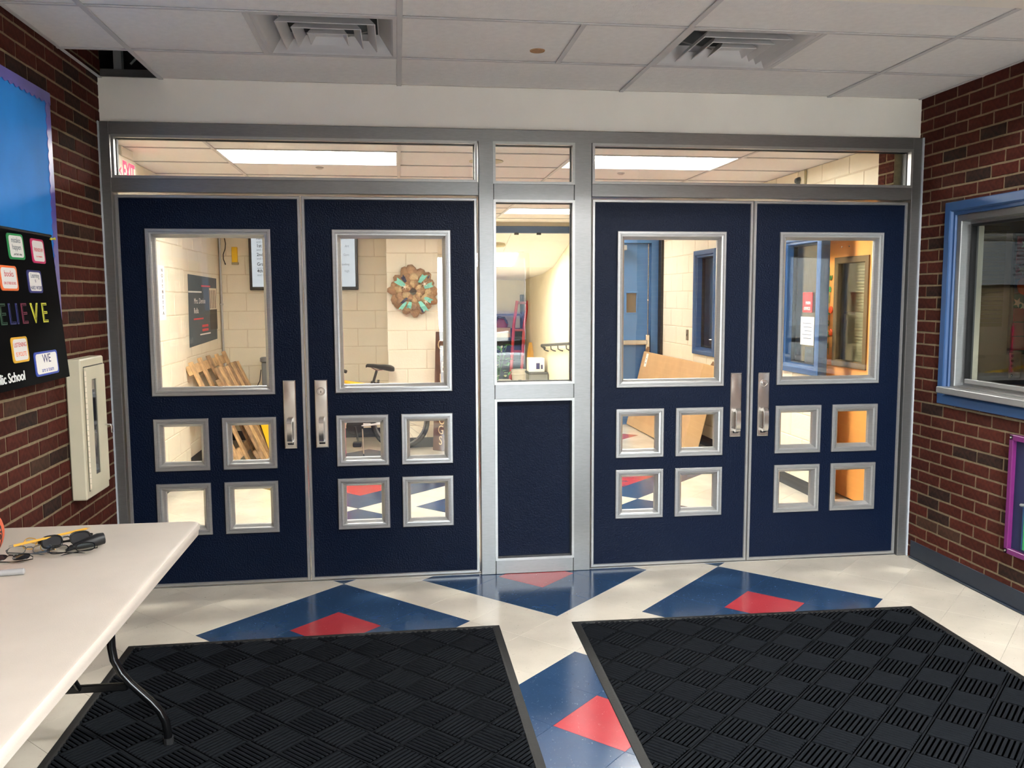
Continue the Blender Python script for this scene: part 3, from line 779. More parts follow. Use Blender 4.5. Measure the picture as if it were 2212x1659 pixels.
block_wall('wall_hall_right', (HR, .10, 0), (0, 1, 0), (-1, 0, 0), 5.50, 0, ZH, [(ALC[0] - .1, ALC[1] - .1, 0, 2.22), (W4[0] - .1, W4[1] - .1, W4[2], W4[3]), (HW_[0] - .1, HW_[1] - .1, HW_[2], HW_[3])], 'cream block wall of the hall with two blue framed windows', thick=.035)
block_wall('wall_hall_end', (3.62, 5.56, 0), (1, 0, 0), (0, -1, 0), 1.03, 0, ZH, [(.02, .99, 0, 2.30)], 'cream block wall holding the blue exit door', thick=.14)
# brick return just inside the right door
o = MB().box((RW - .10, .11, 0), (HR, .28, ZH)).build('wall_return_right', 'mortar'); tag(o, 'short brick return inside the right hand door', kind='structure')
for k in range(0, 38):
    za = .883 - 13 * CH + k * CH + JT / 2
    for a, c in (((.112, .19), (.20, .28)) if k % 2 else ((.112, .28),)):
        if za + CH < ZH: put(brick_mesh(c - a - .004, CH - JT, 'brick_red', k % 3), 'brick', o, (RW - .10, (a + c) / 2, za + (CH - JT) / 2), (0, 0, math.pi))
tag(MB().box((HL - .2, .10, 0), (LW, .16, ZH)).build('wall_return_left', 'cmu_cream'), 'cream wall return inside the left hand door', kind='structure')
tag(MB().box((LW - .12, .06, 2.45), (HR + .2, .10, 2.69)).box((LW - .12, .06, 0), (LW, .10, 2.5)).build('wall_return_head', 'soffit_white'), 'wall over the doors on the hall side', kind='structure')
tag(MB().box((LW - .12, .30, 2.69), (HR + .2, .34, 3.1)).box((LW - .3, -.0, 2.5), (LW - .002, .34, 3.1)).box((RW + .002, .0, 2.6), (RW + .3, .34, 3.1)).build('trim_10', 'duct_dark'), 'dark panels added to darken the void behind the missing ceiling tile and block sky light', kind='structure')  # dark colour stands in for the unlit plenum; sides stop sky leaks
# baseboards in the hall
tag(MB().cbox((HR - .008, 1.46, 0), (HR - .0045, 5.5, .105), .001).build('baseboard_hall_right', 'base_vinyl'), 'dark grey blue base along the right hall wall', kind='structure')
tag(MB().cbox((HL + .005, 3.26, 0), (HL + .009, 5.05, .105), .001).cbox((-.43, .2, 0), (-.426, 3.25, .105), .001).build('baseboard_hall_left', 'base_dark'), 'dark base along the left hall wall', kind='structure')
tag(MB().cbox((HL + .01, 5.046, 0), (1.335, 5.054, .105), .001).cbox((1.335, 4.268, 0), (1.875, 4.274, .105), .001).cbox((1.875, 4.448, 0), (2.17, 4.454, .105), .001).build('baseboard_hall_back', 'base_dark'), 'dark blue base along the back of the hall', kind='structure')

# hall ceiling
hc = thing('ceiling', (2.0, 3, ZH), 'cream lay-in tile ceiling of the hall seen through the transom windows', None, kind='structure')
HCX = [-.5, .257, 1.477, 2.696, 3.915, HR + .01]; hrows = [.10] + [.66 + .61 * k for k in range(10)] + [6.72]
for r0, r1 in zip(hrows[:-1], hrows[1:]):
    for a, c in zip(HCX[:-1], HCX[1:]):
        if abs(r0 - 1.27) < .01 and (abs(a - .257) < .01 or abs(a - 2.696) < .01): continue
        if abs(r0 - 4.93) < .01 and (abs(a - 2.696) < .01): continue
        if r0 > 5.5 and (a < 1.4 or a > 3.9): continue
        ctile(a, c, r0, r1, ZH, hc)
for a in HCX[1:-1]: tbar((a, .10), (a, 6.7 if 1.4 < a < 3.9 else 5.6), ZH, hc)
for r_ in hrows[1:-1]: tbar((HL, r_), (HR, r_), ZH + .0004, hc, .018)
troffer(.262, 1.472, 1.272, 1.878, ZH, 'lamp_tube', 'long lit ceiling light seen through the left transom', 'hall troffers')
troffer(2.701, 3.910, 1.272, 1.878, ZH, 'lamp_tube', 'long lit ceiling light seen through the right transom', 'hall troffers')
troffer(2.701, 3.910, 4.932, 5.538, ZH, 'lamp_far', 'lit ceiling light highest in the narrow centre window', 'hall troffers')
for (x, y, r_, lb) in ((.88, 2.05, .03, 'small grey ceiling sprinkler below the left transom light'), (3.25, 2.12, .03, 'small grey ceiling sprinkler below the right transom light')):
    o = MB().lathe([(.0, ZH - .012), (r_ * .5, ZH - .012), (r_, ZH - .003), (r_, ZH + .002), (0, ZH + .002)], 16, Matrix.Translation((x, y, 0))).build('sprinkler', 'steel_dull', smooth=True); tag(o, lb, 'sprinkler')
o = MB().lathe([(.0, ZH - .004), (.10, ZH - .006), (.125, ZH - .002), (.125, ZH + .002), (0, ZH + .002)], 28, Matrix.Translation((2.11, 1.63, 0))).build('ceiling_speaker', 'blind', smooth=True)
tag(o, 'round cream ceiling speaker seen through the small centre transom', 'speaker')

# exit sign high on the left, seen through the left transom
ex = thing('exit_sign', (-.30, 1.32, 2.30), 'cream exit sign with red letters seen in the left transom', 'sign')
MB().cbox((-.345, 1.13, 2.30), (-.305, 1.51, 2.50), .006).build('housing', 'bucket_white', ex); MB().cbox((-.35, 1.2, 2.50), (-.3, 1.44, 2.558), .004).build('canopy', 'bucket_white', ex)
TLW = lambda y, z, x: frame_T((x, y, z), (0, 1, 0), (0, 0, 1), (1, 0, 0))
text('EXIT', .175, TLW(1.345, 2.40, -.3045), 'exit_red', ex, sx=.72, bold=.004)
text('<', .10, TLW(1.165, 2.39, -.3045), 'exit_red', ex, name='arrow', sx=.7, bold=.003)

# ------------------------------------------------------------------ windows in blue steel frames
TX = lambda X: frame_T((X, 0, 0), (0, 1, 0), (1, 0, 0), (0, 0, 1))
def blue_window(n, X, y0, y1, z0, z1, label, pane='glass', alu=True):
    t = thing('window_%d' % n, (X, (y0 + y1) / 2, z0), label, 'window', kind='structure'); T = TX(X)
    MB().ring((y0, y1, z0, z1), [(0, .0), (0, -.026), (.004, -.03), (.045, -.03), (.05, -.025), (.054, -.012), (.07, -.012), (.073, -.004), (.073, .06)], T).build('frame', 'blue_paint', t)
    e = .073
    if alu:
        MB().ring((y0 + e, y1 - e, z0 + e, z1 - e), [(0, .005), (.002, -.002), (.034, -.002), (.036, .004), (.04, .05), (.055, .05), (.055, .09)], T).build('inner_frame', 'aluminium', t); e += .055
    else: e += .004
    MB().ring((y0 + e - .003, y1 - e + .003, z0 + e - .003, z1 - e + .003), [(0, .045), (.012, .045), (.012, .075)], T).build('gasket', 'black', t)
    MB().box((y0 + e, .058, z0 + e), (y1 - e, .064, z1 - e), T).build('pane', pane, t)
    return t
w1 = blue_window(1, RW, -1.98, -.287, .966, 2.08, 'blue framed office window in the right brick wall')
MB().cbox((RW - .062, -1.94, 1.030), (RW + .02, -.325, 1.066), .004).build('sill', 'aluminium_trim', w1)
MB().cbox((RW + .04, -1.85, 1.09), (RW + .06, -.42, 1.115), .003).build('track', 'aluminium_trim', w1)
blue_window(2, HR, 1.445, 2.115, .955, 2.055, 'blue framed hall window beside the orange door', alu=False)
blue_window(3, HR, 3.64, 4.28, .955, 2.055, 'blue framed hall window above the leaning cardboard box', alu=False)

tag(MB().cbox((HR - .03, 1.428, .0), (HR + .045, 1.4475, 2.215), .003).build('trim_8', 'blue_paint'), 'blue steel jamb beside the orange door', kind='structure')
# ------------------------------------------------------------------ offices behind the right wall
for nm, mt, a, c, lb in (('floor', 'tile_cream', (HR + .03, -2.6, -.02), (8.6, 5.6, -.005), 'plain office floor beyond the right wall'), ('ceiling', 'ceiling_tile', (HR + .13, -2.6, 2.6), (8.6, 5.6, 2.65), 'plain office ceiling beyond the right wall'),
        ('wall_office_far', 'office_wall', (8.5, -2.6, 0), (8.6, 5.6, 2.6), 'far beige office wall'), ('wall_office_back', 'office_wall', (HR + .06, 2.6, 0), (8.5, 2.7, 2.6), 'beige office wall carrying the quilt'),
        ('wall_office_front', 'office_wall', (RW + .12, -2.6, 0), (8.5, -2.5, 2.6), 'beige office wall nearest the entrance'), ('wall_office_end', 'office_wall', (HR + .04, 5.5, 0), (8.5, 5.6, 2.6), 'beige wall of the far office'), ('wall_office_head', 'office_wall', (RW + .12, -2.5, 2.3), (HR + .2, .1, 2.6), 'wall above the office window')):
    tag(MB().box(a, c).build(nm, mt), lb, kind='structure')
tag(MB().box((4.99, .2, 0), (5.03, .96, 2.3)).box((HR + .035, .2, 2.22), (5.03, 1.5, 2.3)).box((HR + .035, .16, 0), (5.03, .24, 2.3)).build('wall_alcove', 'cmu_cream'), 'cream alcove round the orange wooden door', kind='structure')
troffer(5.6, 6.8, .4, 1.0, 2.595, 'fill_office', 'unseen fill light added to brighten the beige office', 'added office fill lights')  # added fill lights, unseen, brightening the rooms behind the windows
troffer(5.6, 6.8, 3.8, 4.4, 2.595, 'fill_office', 'unseen fill light added to brighten the far office', 'added office fill lights')
# quilt of painted squares on the office wall
qt = thing('wall_quilt', (7.7, 2.58, 1.15), 'wall hanging of red painted squares inside the right office window', 'wall art')
MB().cbox((7.08, 2.56, 1.02), (8.3, 2.598, 2.14), .004).build('backing', 'black', qt)
pal = ['q_red', 'q_teal', 'q_red', 'q_navy', 'q_red']
for i in range(7):
    for j in range(8):
        x0, z0 = 7.10 + i * .165, 1.06 + j * .132
        MB().cbox((x0, 2.550, z0), (x0 + .158, 2.562, z0 + .125), .002).build('square', pal[(i * 3 + j * 2) % 5] if not (i == 0 and j in (1, 2, 5)) else 'q_red', qt)
def star(parent, cx, cz, r_, mat, y=2.549):
    P = [(cx + (r_ if k % 2 == 0 else r_ * .42) * math.sin(k * math.pi / 5 + .4), cz + (r_ if k % 2 == 0 else r_ * .42) * math.cos(k * math.pi / 5 + .4)) for k in range(10)]
    MB().prism(P, 0, .003, frame_T((0, y, 0), (1, 0, 0), (0, 0, 1), (0, -1, 0))).build('cutout', mat, parent)
for cx, cz in ((7.18, 2.03), (7.16, 1.80), (7.13, 1.50), (7.20, 1.47)): star(qt, cx, cz, .05, 'bone')
MB().lathe([(0, 0), (.085, 0), (.08, .006), (.03, .008), (0, .008)], 20, frame_T((7.20, 2.549, 1.655), (1, 0, 0), (0, 0, 1), (0, -1, 0))).build('flower', 'q_orange', qt)
MB().lathe([(0, 0), (.02, 0), (.018, .004), (0, .004)], 14, frame_T((7.20, 2.54, 1.655), (1, 0, 0), (0, 0, 1), (0, -1, 0))).build('flower_centre', 'yellow', qt)
o = thing('desk_calendar', (7.16, 2.3, .74), 'white spiral calendar with black spots standing under the quilt', 'calendar')
MB().cbox((7.05, 2.50, .8), (7.16, 2.52, 1.04), .002).build('page', 'paper', o)
for k in range(5): MB().lathe([(0, 0), (.014, 0), (.012, .004), (0, .004)], 10, frame_T((7.07, 2.499, .83 + k * .045), (1, 0, 0), (0, 0, 1), (0, -1, 0))).build('spot', 'black', o)
o = thing('office_desk', (7.4, 2.1, 0), 'orange wood desk in the right office under the quilt', 'desk')
MB().cbox((6.9, 1.9, .70), (8.4, 2.55, .74), .004).build('top', 'orange_wood', o)
for x, y in ((6.95, 1.95), (8.33, 1.95), (6.95, 2.5), (8.33, 2.5)): MB().cbox((x - .03, y - .03, -.005), (x + .03, y + .03, .70), .004).build('leg', 'black', o)
bl = thing('window_blind', (6.4, 2.57, 1.2), 'beige slatted blind hanging on the office wall behind the right window', 'blind')
for k in range(22): MB().cbox((6.15, 2.57, 1.28 + k * .04), (7.0, 2.596, 1.313 + k * .04), .002).build('slat', 'blind', bl)
MB().cbox((6.13, 2.55, 2.16), (7.02, 2.598, 2.20), .003).build('headrail', 'blind', bl)
# hung notices in the window by the orange door
TR_ = lambda y, z, x: frame_T((x, y, z), (0, -1, 0), (0, 0, 1), (-1, 0, 0))
o = thing('office_sign', (HR + .045, 1.78, 1.45), 'red sign with white office lettering in the hall window', 'sign')
MB().cbox((HR + .046, 1.70, 1.44), (HR + .054, 1.86, 1.60), .002).build('board', 'red', o)
text('MAIN', .036, TR_(1.765, 1.515, HR + .0455), 't_white', o, sx=.9); text('OFFICE', .036, TR_(1.78, 1.47, HR + .0455), 't_white', o, sx=.9)
o = thing('notice_sheet', (HR + .05, 1.77, 1.18), 'white notice sheet taped in the hall window under the red sign', 'paper')
MB().cbox((HR + .050, 1.665, 1.18), (HR + .054, 1.89, 1.405), .001).build('sheet', 'paper', o)
for k in range(5): MB().box((HR + .0494, 1.70, 1.35 - k * .03), (HR + .0499, 1.86 - .02 * (k % 3), 1.356 - k * .03)).build('print_line', 't_grey', o)
o = thing('office_poster', (HR + .05, 1.72, 1.03), 'dark poster with small lettering below the notice sheet in the hall window', 'poster')
MB().cbox((HR + .051, 1.66, 1.035), (HR + .054, 1.81, 1.165), .001).build('sheet', 'grey_dark', o); text('VOTE', .035, TR_(1.735, 1.13, HR + .0505), 't_grey', o)
t = thing('filing_cabinet', (5.7, 2.2, 0), 'olive grey filing cabinet inside the hall window office', 'cabinet')
MB().cbox((5.4, 1.85, -.005), (5.95, 2.5, 1.9), .01).build('body', 'bronze_frame', t)
for k in range(4):
    d = MB().cbox((5.385, 1.88, .05 + k * .46), (5.40, 2.47, .49 + k * .46), .004).build('drawer', 'blind', t); MB().cbox((5.37, 2.1, .30 + k * .46), (5.386, 2.25, .32 + k * .46), .003).build('handle', 'steel_dull', d)

# orange wooden door in the alcove
d5 = thing('door_5', (4.92, 1.46, 0), 'orange wooden office door with a bronze framed window', 'door', kind='structure')
T = TX(4.89)
lr = (1.205, 1.705, 1.02, 1.87)
ys = [.96, lr[0] + .02, lr[1] - .02, 1.93]; zs = [.01, lr[2] + .02, lr[3] - .02, 2.15]
MB().plate(ys, zs, lambda i, j: not (i == 1 and j == 1), 0, .045, T).build('leaf', 'orange_wood', d5)
MB().ring(lr, [(0, 0), (0, -.012), (.004, -.014), (.045, -.014), (.05, -.006), (.05, .03)], T).build('window_frame', 'bronze_frame', d5)
MB().box((lr[0] + .04, .014, lr[2] + .04), (lr[1] - .04, .020, lr[3] - .04), T).build('pane', 'glass', d5)
for k in range(32): MB().cbox((lr[0] + .045, .028, lr[2] + .055 + k * .0235), (lr[0] + .24, .036, lr[2] + .072 + k * .0235), .001, T).build('blind_slat', 'blind', d5)
for dy_, dz in ((.02, 0), (-.09, 0), (.02, -.09), (-.09, -.09)): MB().lathe([(0, 0), (.008, 0), (.006, .004), (0, .005)], 10, frame_T((4.89, 1.60 + dy_, 2.04 + dz), (0, -1, 0), (0, 0, 1), (-1, 0, 0))).build('bolt', 'steel', d5)
MB().cbox((4.86, 1.72, 2.03), (4.889, 1.86, 2.07), .004).build('closer_bracket', 'steel_dull', d5)
gl_ = thing('letter_garland', (4.885, 1.85, 1.1), 'vertical string of green paper letters and orange pumpkins on the orange door', 'garland')
MB().tube([(4.884, 1.77, 1.1), (4.884, 1.79, 1.8)], .0015, 5).build('string', 'green', gl_)
for k, ch in enumerate('welcome'): text(ch, .085, TR_(1.795 - .004 * (6 - k), 1.72 - .09 * k, 4.882), 'c_green' if k % 2 else 'leaf', gl_, name='letter', bold=.002)
for z in (1.46, 1.28): MB().lathe([(0, 0), (.028, 0), (.03, .006), (.02, .012), (0, .012)], 14, frame_T((4.888, 1.745 + .06 * (z - 1.28), z), (0, -1, 0), (0, 0, 1), (-1, 0, 0))).build('pumpkin', 'q_orange', gl_)

# blue exit door at the end of the hall
d6 = thing('door_6', (4.12, 5.5, 0), 'light blue door with push bar at the end of the hall', 'door', kind='structure')
MB().plate([3.64, 3.70, 4.52, 4.61], [0.0, 2.22, 2.30], lambda i, j: not (i == 1 and j == 0), 5.50, 5.58).build('frame', 'blue_door', d6)
MB().ring((3.69, 4.53, .002, 2.23), [(0, 5.515), (.012, 5.515), (.012, 5.53)]).build('stop', 'blue_door', d6)
MB().plate([3.702, 4.222, 4.348, 4.518], [.008, 1.378, 1.615, 2.215], lambda i, j: not (i == 1 and j == 1), 5.535, 5.58).build('leaf', 'blue_door', d6)
MB().ring((4.205, 4.365, 1.36, 1.632), [(0, 5.535), (.003, 5.53), (.016, 5.53), (.018, 5.56)]).build('window_frame', 'blue_door', d6)
MB().box((4.22, 5.555, 1.376), (4.35, 5.56, 1.617)).build('pane', 'bronze_frame', d6)  # opaque; its colour stands in for the lit wall behind the glass
pb = MB().cbox((3.75, 5.46, .985), (4.47, 5.535, 1.045), .008).build('push_bar', 'steel', d6)
MB().cbox((4.455, 5.475, .87), (4.505, 5.537, 1.11), .008).build('latch_case', 'steel', d6)
MB().tube([(4.482, 5.50, 1.10), (4.482, 5.50, 2.21)], .009, 8).build('vertical_rod', 'steel', d6)
MB().tube([(4.482, 5.50, .87), (4.482, 5.50, .05)], .009, 8).build('vertical_rod', 'steel', d6)
MB().lathe([(.012, 0), (.014, .004), (.012, .02)], 10, Matrix.Translation((4.482, 5.50, 1.52))).build('rod_guide', 'steel', d6)
MB().cbox((3.9, 5.44, 2.13), (4.2, 5.535, 2.19), .006).build('closer', 'steel_dull', d6)
tag(MB().cbox((4.612, 5.40, 0), (4.645, 5.555, 2.30), .004).build('trim_5', 'black'), 'black strip between the blue door and the block wall', kind='structure')  # solid black upright strip beside the door frame
o = MB().cbox((3.72, 5.9, 0), (4.6, 5.92, 2.3), .003).build('trim_6', 'office_wall'); tag(o, 'beige wall behind the small blue door window', kind='structure')

# ------------------------------------------------------------------ ramp corridor seen through the centre window
def prof_wall(name, mat, x0, x1, label):
    P = [(5.56, -.5), (12.1, -.5), (12.1, 2.7), (5.56, 2.7)]
    o = MB().prism(P, x0, x1, frame_T((0, 0, 0), (0, 1, 0), (0, 0, 1), (1, 0, 0))).build(name, mat); tag(o, label, kind='structure')
prof_wall('wall_ramp_right', 'cmu_cream', 3.9, 4.02, 'cream corridor wall with the handrail')
prof_wall('wall_ramp_left', 'cmu_cream', 1.95, 2.1, 'cream corridor wall left of the ramp')
tag(MB().box((1.9, 12.0, -.5), (4.1, 12.1, 2.7)).build('wall_ramp_end', 'cmu_cream'), 'cream wall at the far end of the ramp', kind='structure')
P = [(5.6, -.008), (7.2, -.008), (9.5, -.14), (12.1, -.24), (12.1, -.4), (5.6, -.4)]
tag(MB().prism(P, 1.9, 4.0, frame_T((0, 0, 0), (0, 1, 0), (0, 0, 1), (1, 0, 0))).build('floor', 'tile_cream'), 'cream floor sloping down the ramp corridor', kind='structure')
tag(MB().cbox((2.1, 6.70, 2.42), (3.9, 6.80, 2.51), .006).build('trim_7', 'blue_paint'), 'blue painted door head across the ramp corridor', kind='structure')
hd = MB().cbox((2.1, 6.72, 2.505), (3.9, 6.80, 2.75), .003).build('wall_ramp_head', 'office_wall'); tag(hd, 'wall over the blue door head', kind='structure')
for x in (3.03, 3.33): MB().cbox((x - .03, 6.685, 2.395), (x + .03, 6.72, 2.422), .004).build('strike', 'black', hd)
rc = thing('ceiling', (3, 9, 2.2), 'sloping cream tile ceiling over the ramp corridor', None, kind='structure')
CZ = [(6.80, 2.47), (7.35, 2.36), (8.74, 2.04), (9.8, 1.96), (12.05, 1.90)]
def cz(y):
    for (a, za), (c, zc) in zip(CZ[:-1], CZ[1:]):
        if a <= y <= c: return za + (zc - za) * (y - a) / (c - a)
    return 1.9
ry = [6.80, 7.35, 7.81, 8.27, 8.74, 9.25, 9.8, 10.4, 11.0, 11.5, 12.05]
for r0, r1 in zip(ry[:-1], ry[1:]):
    for a, c in ((2.1, 3.0), (3.0, 3.9)):
        if abs(r0 - 7.81) < .01 and a == 2.1 or (abs(r0 - 8.27) < .01 and a == 2.1): pass
        MB().add([(a + .006, r0 + .006, cz(r0)), (c - .006, r0 + .006, cz(r0)), (c - .006, r1 - .006, cz(r1)), (a + .006, r1 - .006, cz(r1))] + [(a, r0, cz(r0) + .02), (c, r0, cz(r0) + .02), (c, r1, cz(r1) + .02), (a, r1, cz(r1) + .02)],
                 [(0, 1, 2, 3), (0, 1, 5, 4), (1, 2, 6, 5), (2, 3, 7, 6), (3, 0, 4, 7), (4, 5, 6, 7)]).build('ceiling_tile', 'ceiling_tile', rc)
b = MB().add([(2.0, y, z + .004 + dz) for y, z in CZ for dz in (0, .02)] + [(4.0, y, z + .004 + dz) for y, z in CZ for dz in (0, .02)],
             [(2 * k, 2 * k + 2, 10 + 2 * k + 2, 10 + 2 * k) for k in range(4)] + [(2 * k + 1, 2 * k + 3, 10 + 2 * k + 3, 10 + 2 * k + 1) for k in range(4)]).build('grid', 'grid_white', rc)
rl = thing('ceiling_light', (2.75, 8.3, 2.1), 'lit ceiling light in the ramp corridor, lower in the centre window', 'ceiling light', 'hall troffers')
ya, yb = 7.95, 8.65
MB().add([(2.35, ya, cz(ya) - .012), (3.22, ya, cz(ya) - .012), (3.22, yb, cz(yb) - .012), (2.35, yb, cz(yb) - .012), (2.35, ya, cz(ya) - .002), (3.22, ya, cz(ya) - .002), (3.22, yb, cz(yb) - .002), (2.35, yb, cz(yb) - .002)],
         [(0, 1, 2, 3), (0, 1, 5, 4), (1, 2, 6, 5), (2, 3, 7, 6), (3, 0, 4, 7), (4, 5, 6, 7)]).build('diffuser', 'lamp_far', rl)
MB().add([(2.3, ya - .06, cz(ya - .06) - .006), (3.3, ya - .06, cz(ya - .06) - .006), (3.3, yb + .06, cz(yb + .06) - .006), (2.3, yb + .06, cz(yb + .06) - .006), (2.3, ya - .06, cz(ya - .06)), (3.3, ya - .06, cz(ya - .06)), (3.3, yb + .06, cz(yb + .06)), (2.3, yb + .06, cz(yb + .06))],
         [(0, 1, 2, 3), (0, 1, 5, 4), (1, 2, 6, 5), (2, 3, 7, 6), (3, 0, 4, 7)]).build('frame', 'lamp_body', rl)
o = MB().lathe([(0, 2.28), (.11, 2.285), (.13, 2.30), (.13, 2.335), (0, 2.335)], 24, Matrix.Translation((2.86, 7.55, 0))).build('ceiling_speaker', 'blind', smooth=True); tag(o, 'round ceiling speaker in the ramp corridor', 'speaker')
hr_ = thing('handrail', (3.86, 8.3, .8), 'dark grey handrail on brackets along the ramp wall', 'handrail')
RZ = lambda y: .91 - (y - 7.26) * .0645
MB().tube([(3.89, 9.5, RZ(9.5) - .05), (3.83, 9.46, RZ(9.46) - .01), (3.82, 9.4, RZ(9.4)), (3.82, 7.0, RZ(7.0)), (3.82, 6.6, RZ(6.6))], .022, 10).build('rail', 'grey_dark', hr_, smooth=True)
for y in (9.2, 8.55, 7.95, 7.3): MB().tube([(3.82, y, RZ(y) - .02), (3.825, y, RZ(y) - .07), (3.86, y, RZ(y) - .09), (3.9, y, RZ(y) - .10)], .010, 6).build('bracket', 'grey_dark', hr_, smooth=True)
# things stored at the foot of the ramp
fz = lambda y: -.008 if y < 7.2 else (-.008 - (y - 7.2) * .0574 if y < 9.5 else -.14 - (y - 9.5) * .0385)
bx_, by_ = 3.60, 10.6
t = thing('bucket', (bx_, by_, fz(by_)), 'white plastic bucket on the floor at the end of the ramp', 'bucket')
Tb = Matrix.Translation((bx_, by_, fz(by_)))
MB().lathe([(.115, 0), (.132, .42), (.139, .425), (.139, .455), (.133, .46), (.128, .46), (.126, .43), (.11, .01)], 24, Tb).build('body', 'bucket_white', t, smooth=True)
MB().lathe([(.135, .36), (.140, .365), (.140, .38), (.135, .385)], 24, Tb).build('rib', 'bucket_white', t, smooth=True)
MB().cbox((bx_ - .03, by_ - .134, fz(by_) + .18), (bx_ + .03, by_ - .122, fz(by_) + .28), .002).build('label', 't_grey', t)
t = thing('hand_truck', (3.62, 11.6, fz(11.6)), 'red steel hand truck leaning at the end of the ramp', 'hand truck')
zf = fz(11.6)
for dx in (-.0, .2):
    MB().tube([(3.50 + dx, 11.17, zf + .12), (3.55 + dx, 11.25, zf + .5), (3.62 + dx, 11.42, zf + 1.25), (3.70 + dx, 11.52, zf + 1.72)], .03, 8).build('rail', 'red', t, smooth=True)
for z, y, x in ((.35, 11.22, 3.53), (.75, 11.31, 3.575), (1.15, 11.4, 3.61), (1.66, 11.51, 3.69)): MB().cbox((x, y - .015, zf + z), (x + .22, y + .015, zf + z + .05), .005).build('crossbar', 'red_dark', t)
MB().cbox((3.46, 10.92, zf + .01), (3.78, 11.18, zf + .025), .004).build('toe_plate', 'red_dark', t)
for dx in (-.03, .23): MB().lathe([(0, -.03), (.07, -.03), (.11, -.02), (.11, .02), (.07, .03), (0, .03)], 18, frame_T((3.52 + dx, 11.24, zf + .11), (0, 1, 0), (0, 0, 1), (1, 0, 0))).build('wheel', 'rubber', t, smooth=True)
za = fz(9.35); tx0, tx1, ty0, ty1 = 3.565, 3.875, 9.15, 9.55
t = thing('storage_tote', (3.72, 9.35, za), 'grey plastic storage tote beside the bucket', 'storage bin')
MB().prism([(tx0, ty0), (tx1, ty0), (tx1, ty1), (tx0, ty1)], za + .03, za + .44).build('body', 'grey_plastic', t)
MB().cbox((tx0 - .01, ty0 - .01, za + .44), (tx1 + .01, ty1 + .01, za + .475), .006).build('lid', 'grey_dark', t); MB().cbox((3.65, ty0 - .012, za + .15), (3.75, ty0 + .001, za + .32), .003).build('label', 'blind', t)
t = thing('paper_box', (3.72, 9.35, za + .475), 'white cardboard box with blue marks on the grey tote', 'box')
MB().cbox((3.58, 9.25, za + .475), (3.84, 9.5, za + .70), .004).build('body', 'paper', t); MB().box((3.70, 9.247, za + .52), (3.76, 9.2505, za + .62)).build('mark', 't_blue', t); MB().box((3.78, 9.247, za + .52), (3.81, 9.2505, za + .59)).build('mark', 't_blue', t)
t = thing('broom', (3.86, 10.85, fz(10.85)), 'broom with yellow bristles hanging upside down on the ramp wall', 'broom')
zb = fz(10.85)
MB().tube([(3.86, 10.85, zb + .02), (3.86, 10.85, zb + .62)], .012, 8).build('handle', 'wood_raw', t)
MB().prism([(-.07, 0), (.07, 0), (.05, .18), (.02, .36), (-.03, .36), (-.06, .18)], -.025, .025, frame_T((3.85, 10.83, zb + .58), (1, 0, 0), (0, 0, 1), (0, -1, 0))).build('bristles', 'amber', t)
t = thing('tool_shelf', (3.5, 11.85, fz(11.8)), 'dark steel shelf with boxes and a red bag at the ramp end', 'shelf')
zs_ = fz(11.85)
for x in (3.22, 3.84):
    for y in (11.72, 11.97): MB().cbox((x - .02, y - .02, zs_), (x + .02, y + .02, zs_ + 1.85), .003).build('post', 'black', t)
for z in (.1, .55, 1.0, 1.45): MB().cbox((3.20, 11.7, zs_ + z), (3.86, 11.99, zs_ + z + .03), .003).build('board', 'black', t)
MB().cbox((3.20, 11.985, zs_ + .1), (3.86, 11.995, zs_ + 1.2), .002).build('back_panel', 'black', t)
t = thing('carton', (3.5, 11.8, zs_ + 1.03), 'brown carton on the dark steel shelf', 'box')
MB().cbox((3.28, 11.73, zs_ + 1.03), (3.60, 11.95, zs_ + 1.22), .004).build('body', 'cardboard', t); MB().cbox((3.28, 11.7275, zs_ + 1.11), (3.60, 11.7305, zs_ + 1.14), .0005).build('tape', 'blind', t)
t = thing('tool_bag', (3.42, 11.8, zs_ + 1.22), 'red and black tool bag on top of the brown carton', 'bag')
MB().lathe([(0, 0), (.13, 0), (.15, .06), (.13, .14), (.06, .18), (0, .18)], 14, Matrix.Translation((3.42, 11.84, zs_ + 1.22)) @ Matrix.Diagonal((1, .6, 1, 1))).build('body', 'red_dark', t, smooth=True)
MB().tube([(3.29, 11.76, zs_ + 1.3), (3.36, 11.73, zs_ + 1.43), (3.48, 11.73, zs_ + 1.41), (3.54, 11.76, zs_ + 1.3)], .02, 8).build('strap', 'black', t, smooth=True)
t = thing('vine_plant', (3.22, 10.4, fz(10.4)), 'variegated leafy plant in a wooden planter at lower left of centre window', 'plant')
zp = fz(10.4)
MB().prism([(3.02, 10.25), (3.42, 10.25), (3.42, 10.6), (3.02, 10.6)], zp, zp + .26).build('planter', 'wood_raw', t)
MB().cbox((3.0, 10.23, zp + .24), (3.44, 10.62, zp + .28), .006).build('rim', 'paper', t)
rnd = random.Random(3)
for k in range(46):
    a = rnd.uniform(0, 6.28); rr = rnd.uniform(.02, .22); c = Vector((3.2 + rr * math.cos(a), 10.42 + rr * math.sin(a) * .7, zp + .3 + rnd.uniform(0, .62)))
    Lf = Matrix.Translation(c) @ Matrix.Rotation(rnd.uniform(0, 6.28), 4, 'Z') @ Matrix.Rotation(rnd.uniform(-1.2, .6), 4, 'Y')
    MB().add([(0, 0, 0), (.03, .03, .01), (.08, .024, .0), (.12, 0, -.02), (.08, -.024, .0), (.03, -.03, .01), (.05, 0, -.008)], [(0, 1, 6), (1, 2, 6), (2, 3, 6), (3, 4, 6), (4, 5, 6), (5, 0, 6)], Lf).build('leaf', 'leaf_pale' if k % 3 == 0 else 'leaf', t)
